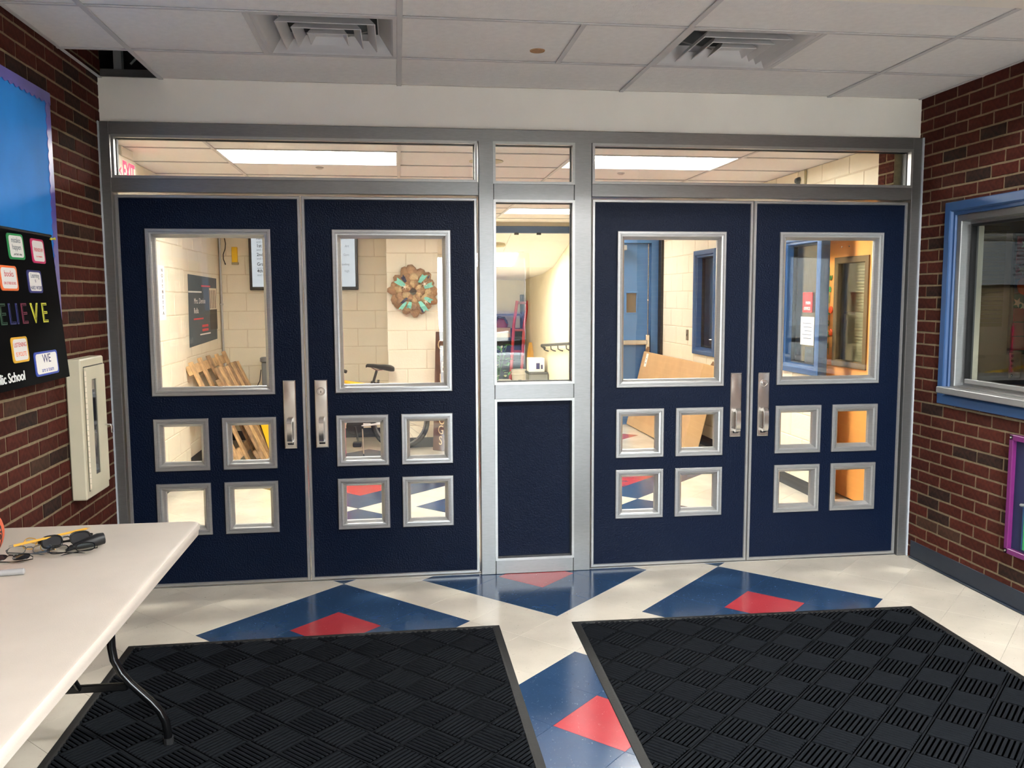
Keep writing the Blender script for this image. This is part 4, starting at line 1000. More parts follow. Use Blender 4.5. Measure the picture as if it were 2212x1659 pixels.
for k in range(4): MB().tube([(3.2, 10.42, zp + .28), (3.2 + .05 * (k - 1.5), 10.4, zp + .6), (3.2 + .1 * (k - 1.5), 10.38, zp + .9)], .005, 5).build('stem', 'leaf', t)
#=THINGS=
# ------------------------------------------------------------------ floor mats
def mat_tile(side=.152):
    h = side / 2 - .003; b = MB(); n = 8; p = 2 * h / n
    b.add([(-h, -h, .004), (h, -h, .004), (h, h, .004), (-h, h, .004)], [(0, 1, 2, 3)])
    for k in range(n):
        y0, y1 = -h + k * p + .002, -h + (k + 1) * p - .0045; a = h - .004
        b.add([(-a, y0, .004), (a, y0, .004), (a, y1, .004), (-a, y1, .004), (-a + .004, y0 + .003, .0085), (a - .004, y0 + .003, .0085), (a - .004, y1 - .003, .0085), (-a + .004, y1 - .003, .0085)],
              [(0, 1, 5, 4), (1, 2, 6, 5), (2, 3, 7, 6), (3, 0, 4, 7), (4, 5, 6, 7)])
    return b.mesh('rib_square', 'mat_fibre')
MT = mat_tile(); MT2 = MT.copy(); MT2.transform(Matrix.Rotation(R(90), 4, 'Z'))
for m_ in (MT, MT2): m_.transform(Matrix.Rotation(R(45), 4, 'Z'))
def clip_open(me, planes):
    bm = bmesh.new(); bm.from_mesh(me)
    for co, no in planes:
        bmesh.ops.bisect_plane(bm, geom=bm.verts[:] + bm.edges[:] + bm.faces[:], plane_co=co, plane_no=no, clear_outer=True, dist=1e-5)
    ok = len(bm.faces) > 0; bm.to_mesh(me); bm.free(); return ok
def floor_mat(x0, x1, y0, y1, ox, oy, label, skew=0.0):
    cx, cy = (x0 + x1) / 2, (y0 + y1) / 2
    t = thing('floor_mat', (cx, cy, 0), label, 'mat', 'black entrance mats', local=True, rz=skew)
    hx, hy = (x1 - x0) / 2, (y1 - y0) / 2
    T = frame_T((0, 0, 0), (1, 0, 0), (0, 0, 1), (0, 1, 0))
    MB().box((-hx + .01, -hy + .01, .0005), (hx - .01, hy - .01, .004)).build('backing', 'mat_fibre', t)
    MB().ring((-hx, hx, -hy, hy), [(0, .0005), (.002, .003), (.028, .0075), (.036, .0075), (.038, .004)], T).build('border', 'mat_rubber', t)
    s_ = .152 / math.sqrt(2); ix, iy = hx - .037, hy - .037; n = 0
    for i in range(-40, 41):
        for j in range(-40, 41):
            if (i + j) % 2: continue
            px, py = ox - cx + i * s_, oy - cy + j * s_
            if abs(px) > ix + s_ or abs(py) > iy + s_: continue
            me = MT if ((i - j) // 2) % 2 == ((i + j) // 2) % 2 else MT2
            pls = []
            if px + s_ > ix: pls.append(((ix - px, 0, 0), (1, 0, 0)))
            if px - s_ < -ix: pls.append(((-ix - px, 0, 0), (-1, 0, 0)))
            if py + s_ > iy: pls.append(((0, iy - py, 0), (0, 1, 0)))
            if py - s_ < -iy: pls.append(((0, -iy - py, 0), (0, -1, 0)))
            if pls:
                me = me.copy()
                if not clip_open(me, pls): continue
            put(me, 'rib_square', t, (px, py, 0)); n += 1
    return t
floor_mat(.215, 1.915, -3.05, -.795, 1.22, -1.216 - .1075, 'black ribbed entrance mat in front of the left doors, under the table', R(0.4))
floor_mat(2.235, 3.985, -3.05, -.815, 2.652, -.964 - .1075, 'black ribbed entrance mat in front of the right doors', R(-1.2))

# ------------------------------------------------------------------ folding table and what lies on it
def outline(x0, x1, y0, y1, r, ins=0.0, n=6):
    P = []
    for cx, cy, a0 in ((x1 - r, y1 - r, 0), (x0 + r, y1 - r, 90), (x0 + r, y0 + r, 180), (x1 - r, y0 + r, 270)):
        for k in range(n + 1):
            a = R(a0 + 90 * k / n); P.append((cx + (r - ins) * math.cos(a), cy + (r - ins) * math.sin(a)))
    return P
def loft(b, layers):
    n = len(layers[0][0]); vs = []; fs = []
    for P, z in layers: vs += [(x, y, z) for x, y in P]
    for i in range(len(layers) - 1):
        for k in range(n): fs.append((i * n + k, i * n + (k + 1) % n, (i + 1) * n + (k + 1) % n, (i + 1) * n + k))
    fs.append(tuple(reversed(range(n)))); fs.append(tuple(range((len(layers) - 1) * n, len(layers) * n))); return b.add(vs, fs)
tb = thing('folding_table', (.33, -2.38, 0), 'white plastic folding table with black legs against the left wall', 'table')
tx = (-.04, .703, -3.30, -1.465, .045)
loft(MB(), [(outline(*tx, .012), .692), (outline(*tx, .007), .695), (outline(*tx, .005), .715), (outline(*tx, .0008), .718), (outline(*tx, 0), .731), (outline(*tx, .004), .738), (outline(*tx, .010), .740)]).build('top', 'table_white', tb, smooth=True)
for y, s_ in ((-1.735, 1), (-3.03, -1)):
    for mx in (1, -1):
        c = .33
        MB().tube([(c + mx * d, y + s_ * dy_, z) for d, dy_, z in ((.115, -.02, .695), (.112, 0, .42), (.112, 0, .37), (.118, 0, .325), (.140, 0, .275), (.17, 0, .235), (.235, 0, .165), (.262, 0, .13), (.280, 0, .09), (.286, 0, .05), (.288, 0, .004))], .0145, 10).build('leg', 'black_gloss', tb, smooth=True)
        MB().tube([(c + mx * .288, y, .0), (c + mx * .288, y, .03)], .0175, 10).build('foot_cap', 'rubber', tb)
    MB().cbox((.33 - .16, y - .008, .212), (.33 + .16, y + .008, .240), .004).build('crossbar', 'black_gloss', tb)
    MB().cbox((.04, y - .02, .672), (.64, y + .02, .694), .004).build('hinge_bar', 'black_gloss', tb)
    MB().tube([(.33, y, .225), (.33, y - s_ * .38, .68)], .010, 8).build('brace', 'black_gloss', tb)
TZ = .740
bc = Vector((.103, -1.945, TZ + .1005)); bl_ = thing('basketball', (bc.x, bc.y, TZ), 'orange basketball with black lettering at the left picture edge', 'ball')
b = MB(); n1, n2 = 28, 18
b.lathe([(max(.0005, .1 * math.sin(math.pi * k / n2)), -.1 * math.cos(math.pi * k / n2)) for k in range(n2 + 1)], n1, Matrix.Translation(bc)); b.build('shell', 'ball_orange', bl_, smooth=True)
for ax in ('X', 'Y'):
    MB().tube([bc + (Matrix.Rotation(R(90), 3, ax) @ Vector((.1003 * math.cos(a * .2094), .1003 * math.sin(a * .2094), 0))) for a in range(30)], .0016, 5, closed=True).build('seam', 'black', bl_)
vd = (CAM - bc).normalized(); rt = Vector((vd.y * -1, vd.x, 0)).normalized() * 1.0; rt = Vector((0, 0, 1)).cross(vd).normalized(); upv = vd.cross(rt)
for k, ch in enumerate('SPALDING'):
    a = R(62 - 15.5 * (k - 2.2)); th = .62
    d = (rt * math.cos(a) + upv * math.sin(a)) * math.sin(R(56)) + vd * math.cos(R(56))
    tg = (-rt * math.sin(a) + upv * math.cos(a)) * -1
    ez = d.normalized(); ex_ = (tg - ez * tg.dot(ez)).normalized(); ey_ = ez.cross(ex_)
    text(ch, .030, frame_T(bc + ez * .1004, ex_, ey_, ez), 'black', bl_, name='letter', bold=.0006)

def eyeglasses(loc, rz, frame_mat, lens_mat, label, scale=1.0, tilt=0.0, w=.024, h=.017, rr=.0014, thick=False):
    M4 = Matrix.Translation(loc) @ Matrix.Rotation(rz, 4, 'Z') @ Matrix.Rotation(tilt, 4, 'X') @ Matrix.Scale(scale, 4)
    t = thing('eyeglasses', loc, label, 'glasses', 'eyeglasses heaped on the table', local=True, M4=M4)
    for sx in (-1, 1):
        P = [(sx * .034 + w * (abs(math.cos(a)) ** .7) * math.copysign(1, math.cos(a)), -.002, .019 + h * (abs(math.sin(a)) ** .7) * math.copysign(1, math.sin(a))) for a in [k * math.pi / 12 for k in range(24)]]
        MB().tube(P, rr * (1.8 if thick else 1), 6, closed=True).build('rim', frame_mat, t, smooth=True)
        MB().add([(x, y, z) for x, y, z in P] + [(x, y + .001, z) for x, y, z in P], [tuple(range(24)), tuple(reversed(range(24, 48)))]).build('lens', lens_mat, t)
        MB().tube([(sx * .058, -.001, .026), (sx * .064, .004, .027), (sx * .064, .012, .026), (sx * -.02, .022, .022), (sx * -.045, .023, .012)], rr * (2.2 if thick else 1.1), 6).build('temple', frame_mat, t, smooth=True)
    MB().tube([(-.011, -.002, .023), (-.005, -.004, .027), (.005, -.004, .027), (.011, -.002, .023)], rr * 1.2, 6).build('bridge', frame_mat, t, smooth=True)
    return t
eyeglasses((.385, -1.885, TZ + .012), R(14), 'black_gloss', 'glass', 'thin black framed glasses nearest the table edge in the heap', tilt=R(-62), scale=1.15)
eyeglasses((.350, -1.825, TZ + .018), R(28), 'black_gloss', 'lens', 'heavy black sunglasses on top of the heap', tilt=R(-35), scale=1.25, thick=True)
eyeglasses((.245, -1.80, TZ + .001), R(-25), 'amber', 'glass', 'amber framed glasses beside the basketball', tilt=R(-30), scale=1.1)
eyeglasses((.25, -1.88, TZ + .012), R(8), 'grey_dark', 'glass', 'grey wire glasses in the middle of the heap', tilt=R(-60), scale=1.1)
eyeglasses((.215, -1.945, TZ + .012), R(2), 'black_gloss', 'lens', 'black glasses lying in front of the basketball', tilt=R(-75), scale=1.0)
t = thing('pencil', (.30, -1.80, TZ), 'yellow pencil lying across the heap of glasses', 'pencil')
d0, d1 = Vector((.215, -1.90, TZ + .048)), Vector((.385, -1.745, TZ + .056)); dr = (d1 - d0).normalized()
MB().tube([d0, d1], .0042, 6).build('shaft', 'amber', t); MB().tube([d1, d1 + dr * .014], [.004, .0006], 6).build('tip', 'wood_raw', t); MB().tube([d0 - dr * .012, d0], .0042, 6).build('ferrule', 'steel', t)
t = thing('glasses_case', (.43, -1.79, TZ), 'black glasses case end sticking out at the right of the heap', 'case')
MB().tube([(.37, -1.83, TZ + .018), (.40, -1.812, TZ + .022), (.435, -1.785, TZ + .028), (.45, -1.775, TZ + .029)], [.010, .016, .021, .019], 10).build('shell', 'black', t, smooth=True)
MB().tube([(.37, -1.83, TZ + .018), (.35, -1.84, TZ + .008)], [.010, .004], 10).build('tail', 'black', t, smooth=True)
t = thing('marker_pen', (.27, -2.05, TZ), 'white capped marker lying near the table edge', 'marker')
MB().tube([(.15, -2.075, TZ + .010), (.302, -2.055, TZ + .010)], .0095, 12).build('barrel', 'marker_grey', t, smooth=True); MB().tube([(.262, -2.060, TZ + .010), (.306, -2.054, TZ + .010), (.309, -2.0537, TZ + .010)], [.0100, .0100, .007], 12).build('cap', 'marker_grey', t, smooth=True)
t = thing('paper_cup', (.215, -2.14, TZ), 'white paper cup cut off by the left picture edge', 'cup')
MB().lathe([(.026, 0), (.036, .085), (.038, .088), (.036, .091), (.034, .088), (.024, .003)], 20, Matrix.Translation((.205, -2.165, TZ))).build('body', 'paper', t, smooth=True)
MB().lathe([(.0355, .08), (.0372, .082), (.0372, .086), (.0355, .088)], 20, Matrix.Translation((.205, -2.165, TZ))).build('rim', 'paper', t, smooth=True)

# ------------------------------------------------------------------ bulletin board and hanging poster on the left wall
bbx = LW + .008
bd = thing('bulletin_board', (bbx, -1.5, 1.5), 'bright blue paper bulletin board with purple scalloped border', 'bulletin board')
MB().cbox((bbx, -2.35, 1.48), (bbx + .012, -.70, 2.455), .003).build('paper_sheet', 'blue_paper', bd)
def scallop(y0, z0, y1, z1, nrm, name, lift=0.0):
    """border strip with a scalloped inner edge from (y0,z0) to (y1,z1)"""
    L = math.hypot(y1 - y0, z1 - z0); n = int(L / .05); u = ((y1 - y0) / L, (z1 - z0) / L); P = [(y0, z0), (y1, z1)]
    N = n * 6
    for k in range(N, -1, -1):
        s_ = L * k / N; d = .040 + .012 * abs(math.sin(math.pi * s_ / .05)); P.append((y0 + u[0] * s_ + nrm[0] * d, z0 + u[1] * s_ + nrm[1] * d))
    MB().prism(P, bbx + .0121 + lift, bbx + .0145 + lift, frame_T((0, 0, 0), (0, 1, 0), (0, 0, 1), (1, 0, 0))).build(name, 'purple_border', bd)
scallop(-.692, 2.464, -.692, 1.476, (-1, 0), 'border_strip'); scallop(-2.36, 2.463, -.694, 2.463, (0, -1), 'border_strip', .003)
PB = Vector((.013, -.772, 1.235)); PA = Vector((-.030, -.772, 1.837)); pey = (PA - PB).normalized(); pex = Vector((0, 1, 0)); pn = pex.cross(pey)
po_ = thing('felt_banner', PB, 'black felt banner with motto cards pinned over the blue board', 'banner')
PT = lambda u, v, d=0.0: frame_T(PB + pex * u + pey * v + pn * d, pex, pey, pn)
MB().prism([(-1.25, 0), (0, 0), (-.006, .605), (-1.25, .605)], -.010, -.002, PT(0, 0)).build('felt', 'black_cloth', po_)
MB().tube([PB + pex * -1.25 + pey * .612 - pn * .004, PB + pex * -.006 + pey * .612 - pn * .004], .006, 8).build('rod', 'black', po_)
def card(cx, cy, w_, h_, mat, lines, rot=0.0):
    T = PT(cx, cy) @ Matrix.Rotation(rot, 4, 'Z'); r_ = .014
    def rr_(w2, h2): return outline(-w2 / 2, w2 / 2, -h2 / 2, h2 / 2, r_)
    k = MB().prism(rr_(w_, h_), -.002, .0015, T).build('card', mat, po_)
    MB().prism(rr_(w_ - .022, h_ - .016), .0015, .0024, T).build('card_face', 'white_card', k)
    for s, sz, dy_, mt, sx in lines: text(s, sz, T @ Matrix.Translation((0, dy_, .0026)), mt, k, extrude=.0002, sx=sx)
card(-.378, .545, .142, .100, 'c_green', [('mistakes', .030, .024, 't_grey', .8), ('happen', .030, -.003, 't_grey', .9), ('...and that\'s okay', .013, -.030, 't_black', .9)], R(1))
card(-.170, .538, .130, .100, 'c_crimson', [('FRIENDSHIP', .021, .004, 't_red', .8), ('is a treasure', .012, -.022, 'poster_red', 1)])
card(-.480, .420, .150, .095, 'c_orange', [('books', .034, .016, 't_red', .95), ('ON OTHER BOOKS', .015, -.020, 't_red', .8)])
card(-.242, .411, .135, .092, 'c_navy', [('Learning', .028, .024, 't_grey', .85), ('IS', .016, .002, 't_navy', 1), ('HARD WORK', .022, -.026, 't_navy', .85)])
card(-.466, .146, .142, .098, 'c_gold', [('LISTENING', .024, .018, 't_red', .95), ('IS POLITE', .024, -.018, 'c_orange', .95)])
card(-.234, .077, .232, .098, 'c_royal', [('WE', .050, .018, 't_navy', 1.1), ('are a team', .026, -.026, 'c_royal', 1.1)])
for ch, cx, mt in (('B', -.665, 't_red'), ('E', -.575, 't_green'), ('L', -.500, 't_blue'), ('I', -.452, 't_blue'), ('E', -.388, 't_maroon'), ('V', -.288, 't_yellow'), ('E', -.190, 't_yellow')):
    text(ch, .118, PT(cx, .279, .0012), mt, po_, name='big_letter', sx=1.0, extrude=.0015)
    text(ch, .112, PT(cx, .279, .0016), 'black_cloth', po_, name='letter_fill', sx=.98, extrude=.0015, bold=-.0035)
text('Public School', .052, PT(-.600, .044, .0), 't_white', po_, sx=1.05, extrude=.0008, bold=.0006)
o = thing('push_pin', PB + pey * .598 + pex * -.03, 'pale green push pin at the top corner of the black banner', 'pin')
MB().lathe([(.002, 0), (.0025, .004), (.006, .005), (.006, .007), (.004, .009), (.004, .018), (.006, .020), (.006, .023), (0, .024)], 10, frame_T(PB + pey * .597 + pex * -.028, pex, pey, pn)).build('head', 't_yellow', o)
MB().lathe([(.0008, -.006), (.0008, .002)], 6, frame_T(PB + pey * .597 + pex * -.028, pex, pey, pn)).build('needle', 'steel', o)

# fire extinguisher cabinet on the left wall
cx0, cx1 = LW + .008, LW + .075; cy0, cy1, cz0, cz1 = -.655, -.345, .648, 1.300
fc = thing('extinguisher_cabinet', (cx0, (cy0 + cy1) / 2, cz0), 'cream metal extinguisher cabinet with narrow window on the left brick wall', 'cabinet')
MB().cbox((cx0, cy0, cz0), (cx1, cy1, cz1), .006).build('body', 'cabinet_cream', fc)
TF = TX(0); TFx = lambda X: frame_T((X, 0, 0), (0, 1, 0), (-1, 0, 0), (0, 0, 1))
dr_ = MB(); dy0, dy1, dz0, dz1 = cy0 + .035, cy1 - .018, cz0 + .04, cz1 - .04; wy0, wy1, wz0, wz1 = -.545, -.475, cz0 + .10, cz1 - .10
dr_.plate([dy0, wy0, wy1, dy1], [dz0, wz0, wz1, dz1], lambda i, j: not (i == 1 and j == 1), -.009, .004, TFx(cx1)); dd = dr_.build('door', 'cabinet_cream', fc)
MB().ring((dy0 - .002, dy1 + .002, dz0 - .002, dz1 + .002), [(-.0025, -.0006), (.0025, -.0006)], TFx(cx1)).build('door_gap', 'black', fc)
MB().box((wy0 - .002, -.004, wz0 - .002), (wy1 + .002, -.001, wz1 + .002), TFx(cx1)).build('pane', 'lens', dd)
MB().box((cx1 + .0012, wy0, wz0 + .01), (cx1 + .0022, wy1, wz1 - .16)).build('extinguisher', 'red_dark', dd); MB().box((cx1 + .0024, wy0 + .01, wz1 - .16), (cx1 + .0032, wy1 - .01, wz1 - .12)).build('tag', 'blue_paint', dd)
for k in range(22): MB().tube([(cx1 + .008, dy0 - .004, dz0 + .01 + k * .025), (cx1 + .008, dy0 - .004, dz0 + .031 + k * .025)], .0045, 8).build('hinge_knuckle', 'bone', fc)
MB().tube([(cx1 + .008, dy1 - .03, .965), (cx1 + .035, dy1 - .03, .965), (cx1 + .040, dy1 - .03, .955), (cx1 + .040, dy1 - .028, .925)], .0045, 8).build('handle', 'chrome', dd, smooth=True)

# purple framed stand against the right wall, cut off by the picture edge
pf = thing('purple_rack', (RW - .10, -1.25, .27), 'purple metal framed pocket rack hung low on the right brick wall', 'rack')
X0, X1 = RW - .045, RW - .012
y1_, y0_, z0_, z1_ = -.905, -1.55, .285, .885
for a, c in (((y1_ - .028, z0_), (y1_, z1_)), ((y0_, z0_), (y0_ + .028, z1_)), ((y0_, z1_ - .028), (y1_, z1_)), ((y0_, z0_), (y1_, z0_ + .028))):
    MB().cbox((X0, a[0], a[1]), (X1, c[0], c[1]), .003).build('frame_bar', 'purple_paint', pf)
MB().cbox((RW - .024, y0_ + .02, z0_ + .02), (RW - .014, y1_ - .02, z1_ - .02), .002).build('backing', 'dark_blue', pf)
for y, z in ((y1_ - .014, z0_ + .014), (y1_ - .014, z1_ - .014)): MB().lathe([(0, 0), (.006, 0), (.005, .003), (0, .004)], 8, frame_T((X0, y, z), (0, -1, 0), (0, 0, 1), (-1, 0, 0))).build('bolt', 'steel', pf)
MB().cbox((RW - .045, -1.40, .33), (RW - .03, -1.03, .54), .006).build('green_folder', 'green', pf); MB().cbox((RW - .040, -1.42, .33), (RW - .028, -1.015, .55), .004).build('blue_folder', 'blue_paint', pf)
MB().tube([(RW - .04, -1.005, .55), (RW - .05, -1.1, .565), (RW - .04, -1.40, .555)], .008, 8).build('pocket_edge', 'grey_plastic', pf)
# ------------------------------------------------------------------ hall: wall things
po2 = thing('teacher_poster', (HL + .006, 4.2, 1.14), 'dark grey poster with white name and red lines on the hall wall', 'poster')
TW = lambda y, z, d=.0: frame_T((HL + .010 + d, y, z), (0, 1, 0), (0, 0, 1), (1, 0, 0))
MB().prism([(3.56, 1.12), (4.80, 1.145), (4.86, 1.785), (3.60, 1.800)], HL + .006, HL + .010, frame_T((0, 0, 0), (0, 1, 0), (0, 0, 1), (1, 0, 0))).build('sheet', 'charcoal', po2)
def strip(y0, y1, z0, z1, mt, nm='line', d=.0005):
    MB().box((HL + .010, y0, z0), (HL + .010 + d, y1, z1)).build(nm, mt, po2)
strip(4.12, 4.54, 1.69, 1.705, 'poster_red'); strip(3.75, 4.17, 1.37, 1.385, 'poster_red'); strip(3.58, 4.13, 1.63, 1.645, 't_white'); strip(4.0, 4.48, 1.215, 1.228, 't_white'); strip(4.1, 4.38, 1.29, 1.315, 'poster_red'); strip(4.1, 4.38, 1.25, 1.275, 'poster_red')
strip(4.48, 4.83, 1.40, 1.68, 'bone', 'photo_ground'); strip(4.48, 4.83, 1.25, 1.46, 'black', 'photo_foreground', .0008)
for k in range(4): strip(4.50 + k * .08, 4.53 + k * .08, 1.47, 1.66, 'dark_brown', 'photo_streak', .0007)
text('Mrs. Denise', .075, TW(3.79, 1.548, .0006), 't_white', po2, sx=1.35, align='LEFT', extrude=.0003); text('Rella', .075, TW(3.77, 1.455, .0006), 't_white', po2, sx=1.35, align='LEFT', extrude=.0003)
o = thing('door_sign_strip', (-.425, 2.5, 1.40), 'narrow white strip sign with dark letters at the left edge of the left door window', 'sign')
MB().cbox((-.4295, 2.40, 1.40), (-.4255, 2.60, 1.84), .001).build('sheet', 'paper', o)
for k, ch in enumerate('NOITNETTA'): text(ch, .04, frame_T((-.4252, 2.52, 1.80 - k * .043), (0, 1, 0), (0, 0, 1), (1, 0, 0)), 't_black', o, name='letter', sx=1.4)
o = thing('conduit', (-.462, 5.03, 0), 'grey steel conduit in the corner behind the pallets', 'pipe')
MB().tube([(-.458, 5.033, .0), (-.458, 5.033, 2.55)], .012, 10).build('pipe', 'steel_dull', o, smooth=True)
for z in (.6, 1.5, 2.3): MB().cbox((-.475, 5.016, z), (-.441, 5.052, z + .02), .003).build('strap', 'steel_dull', o)
o = thing('hanging_cable', (-.41, 5.04, 1.95), 'black cable hanging down the wall beside the conduit', 'cable')
MB().tube([(-.412, 5.045, 2.5), (-.412, 5.045, 2.25), (-.395, 5.045, 2.17), (-.402, 5.045, 2.11), (-.424, 5.045, 2.05), (-.424, 5.045, 2.0), (-.408, 5.045, 1.955)], .005, 6).build('cord', 'black', o, smooth=True); MB().tube([(-.408, 5.045, 1.955), (-.404, 5.045, 1.94)], .007, 6).build('plug', 'black', o)
o = thing('wall_holder', (-.30, 5.03, 1.94), 'yellow plastic holder on the hall wall left of the television', 'holder')
MB().cbox((-.332, 5.020, 1.965), (-.272, 5.054, 2.13), .004).build('shell', 'yellow', o); MB().cbox((-.335, 5.018, 1.94), (-.262, 5.054, 1.965), .003).build('lip', 'blind', o)
tv = thing('television', (.44, 5.0, 1.66), 'wall television with black frame and white bulletin text', 'television')
MB().cbox((-.145, 4.985, 1.660), (1.022, 5.03, 2.33), .006).build('bezel', 'black_gloss', tv); MB().cbox((-.115, 4.981, 1.697), (.992, 4.986, 2.305), .001).build('screen', 'screen', tv); MB().cbox((.25, 5.03, 1.85), (.65, 5.054, 2.15), .004).build('bracket', 'black', tv)
TS = lambda x, z: frame_T((x, 4.980, z), (1, 0, 0), (0, 0, 1), (0, -1, 0))
for z, s_, r_ in ((2.225, 'Kindergarten', 'Spanish'), (2.14, '1st Grade', 'Art'), (2.045, '2nd Grade', 'Gym'), (1.942, 'Grade 3', 'reading'), (1.868, '4th Grade', 'high')):
    text(s_, .05, TS(-.06, z), 't_black', tv, align='LEFT', sx=.9, bold=.0006); text('and room change', .036, TS(-.06, z - .042), 't_grey', tv, align='LEFT', sx=.9)
    text(r_, .036, TS(.93, z), 't_grey', tv, align='RIGHT', sx=.9)
o = thing('light_switch', (HR - .01, 4.5, 1.08), 'small brown switch plate beside the hall window', 'switch')
MB().cbox((HR - .012, 4.465, 1.085), (HR - .0045, 4.535, 1.205), .002).build('plate', 'bronze_frame', o); MB().cbox((HR - .018, 4.492, 1.13), (HR - .011, 4.508, 1.16), .002).build('toggle', 'black', o)
o = thing('wall_conduit', (HR - .015, 1.75, 2.2), 'thin conduit high on the right hall wall seen in the right transom', 'pipe')
MB().tube([(HR - .014, 1.75, 2.12), (HR - .014, 1.75, 2.553)], .010, 8).build('pipe', 'blind', o, smooth=True); MB().cbox((HR - .028, 1.735, 2.30), (HR - .0045, 1.765, 2.32), .002).build('strap', 'blind', o)
o = thing('security_camera', (HR - .03, 1.87, 2.47), 'small dark camera knob under the hall ceiling in the right transom', 'camera')
MB().lathe([(0, 0), (.028, 0), (.028, .012), (.018, .035), (0, .04)], 16, frame_T((HR - .005, 1.87, 2.485), (0, -1, 0), (0, 0, 1), (-1, 0, 0))).build('dome', 'grey_dark', o, smooth=True); MB().lathe([(0, 0), (.032, 0), (.032, .004), (0, .005)], 16, frame_T((HR - .0046, 1.87, 2.485), (0, -1, 0), (0, 0, 1), (-1, 0, 0))).build('base', 'blind', o)

# burlap wreath
wr = thing('wreath', (1.61, 4.27, 1.36), 'burlap wreath with teal ribbons and starfish on the pier', 'wreath')
WC = Vector((1.610, 4.215, 1.635)); rnd = random.Random(11)
def petal(a, r0, L, wd, lift, mat, curl=.04):
    n = 5; vs = []; fs = []
    rad = Vector((math.cos(a), 0, math.sin(a))); tan = Vector((-math.sin(a), 0, math.cos(a)))
    for k in range(n + 1):
        s_ = k / n; wk = wd * (math.sin(math.pi * (s_ * .82 + .12)) ** .7)
        c = WC + rad * (r0 + L * s_) + Vector((0, -lift - curl * math.sin(math.pi * s_), 0))
        wv = rnd.uniform(-.008, .008)
        for j, d in ((-1, .012), (0, -.006 + wv), (1, .012)): vs.append(c + tan * wk * j + Vector((0, d, 0)))
    for k in range(n):
        for j in range(2): fs.append((k * 3 + j, k * 3 + j + 1, k * 3 + j + 4, k * 3 + j + 3))
    o = MB().add(vs, fs).build('petal', mat, wr, smooth=True)
    so = o.modifiers.new('thick', 'SOLIDIFY'); so.thickness = .003; so.offset = 0
for k in range(16): petal(2 * math.pi * k / 16 + rnd.uniform(-.1, .1), .10, rnd.uniform(.13, .175), rnd.uniform(.05, .075), .0, 'burlap', .03)
for k in range(13): petal(2 * math.pi * k / 13 + rnd.uniform(-.15, .15), .08, rnd.uniform(.10, .14), rnd.uniform(.045, .065), .03, 'burlap' if k % 3 else 'burlap_light', .04)
for k in range(12): petal(2 * math.pi * k / 12 + rnd.uniform(-.3, .3), .035, rnd.uniform(.07, .10), rnd.uniform(.035, .05), .055, 'burlap_light' if k % 2 else 'burlap', .03)
for a, r0, L, wd, mt in ((2.55, .10, .16, .028, 'teal_ribbon'), (2.2, .12, .10, .02, 'navy_ribbon'), (.95, .11, .14, .026, 'teal_ribbon'), (.35, .12, .13, .024, 'teal_ribbon'), (-.5, .13, .12, .022, 'teal_ribbon'), (-1.0, .12, .17, .026, 'teal_ribbon'), (-1.85, .11, .10, .022, 'teal_ribbon'), (-2.2, .13, .14, .02, 'teal_ribbon'), (-1.15, .17, .10, .010, 'navy_ribbon'), (-2.35, .09, .12, .014, 'navy_ribbon'), (.75, .2, .05, .012, 'navy_ribbon')):
    L *= .72; rad = Vector((math.cos(a), 0, math.sin(a))); sk = a + rnd.uniform(1.0, 2.1); tan = Vector((math.cos(sk), 0, math.sin(sk))); c = WC + Vector((0, -.105, 0))
    MB().add([c + rad * r0 - tan * wd * .6, c + rad * r0 + tan * wd * .6, c + rad * (r0 + L * .5) + tan * wd + Vector((0, -.012, 0)), c + rad * (r0 + L) + tan * wd, c + rad * (r0 + L * .85) + Vector((0, .004, 0)), c + rad * (r0 + L) - tan * wd, c + rad * (r0 + L * .5) - tan * wd + Vector((0, -.012, 0))],
             [(0, 1, 2, 6), (2, 3, 4), (6, 2, 4), (6, 4, 5)]).build('ribbon', mt, wr).modifiers.new('thick', 'SOLIDIFY').thickness = .0015
def starfish(dx, dz, r_):
    P = [((r_ if k % 2 == 0 else r_ * .22) * math.sin(k * math.pi / 5), (r_ if k % 2 == 0 else r_ * .22) * math.cos(k * math.pi / 5)) for k in range(10)]
    MB().prism(P, 0, .006, frame_T(WC + Vector((dx, -.115, dz)), (1, 0, 0), (0, 0, 1), (0, -1, 0)) @ Matrix.Rotation(dx * 3, 4, 'Z')).build('starfish', 'bone', wr)
starfish(-.085, .045, .034); starfish(.115, .075, .034); starfish(.125, -.105, .034)
o = thing('wall_hook', (1.61, 4.27, 1.88), 'small steel hook holding the wreath', 'hook')
MB().tube([(1.61, 4.276, 1.80), (1.61, 4.262, 1.80), (1.61, 4.258, 1.79)], .003, 6).build('pin', 'steel', o)
MB().lathe([(0, 0), (.008, 0), (.007, .003), (0, .003)], 10, frame_T((1.61, 4.2755, 1.80), (1, 0, 0), (0, 0, 1), (0, -1, 0))).build('plate', 'steel', o)

# leaning brown sign with gold letters
sa = Vector((1.784, 4.075, 0)); sb = Vector((1.97, 3.915, 0)); su = (sb - sa).normalized(); sn = Vector((su.y, -su.x, 0))
sg = thing('porch_sign', (1.86, 4.0, 0), 'tall brown wooden sign with gold letters standing before the wreath pier', 'sign')
ups = (Vector((0, 0, 1)) - sn * .06).normalized()
ST = lambda u, v, d=0: frame_T(sa + su * u + ups * v + sn * d, su, ups, sn)
MB().cbox((0, 0.002, -.018), (.245, 1.225, 0), .003, ST(0, 0)).build('board', 'dark_brown', sg)
for ch, u, v, sz in (('C', .07, 1.09, .15), ('R', .13, 1.03, .16), ('B', .115, .86, .15), ('U', .105, .74, .15), ('O', .11, .315, .13), ('G', .098, .215, .13), ('S', .098, .105, .13)):
    text(ch, sz, ST(u, v, .0003), 'gold_letter', sg, name='letter', sx=.8)

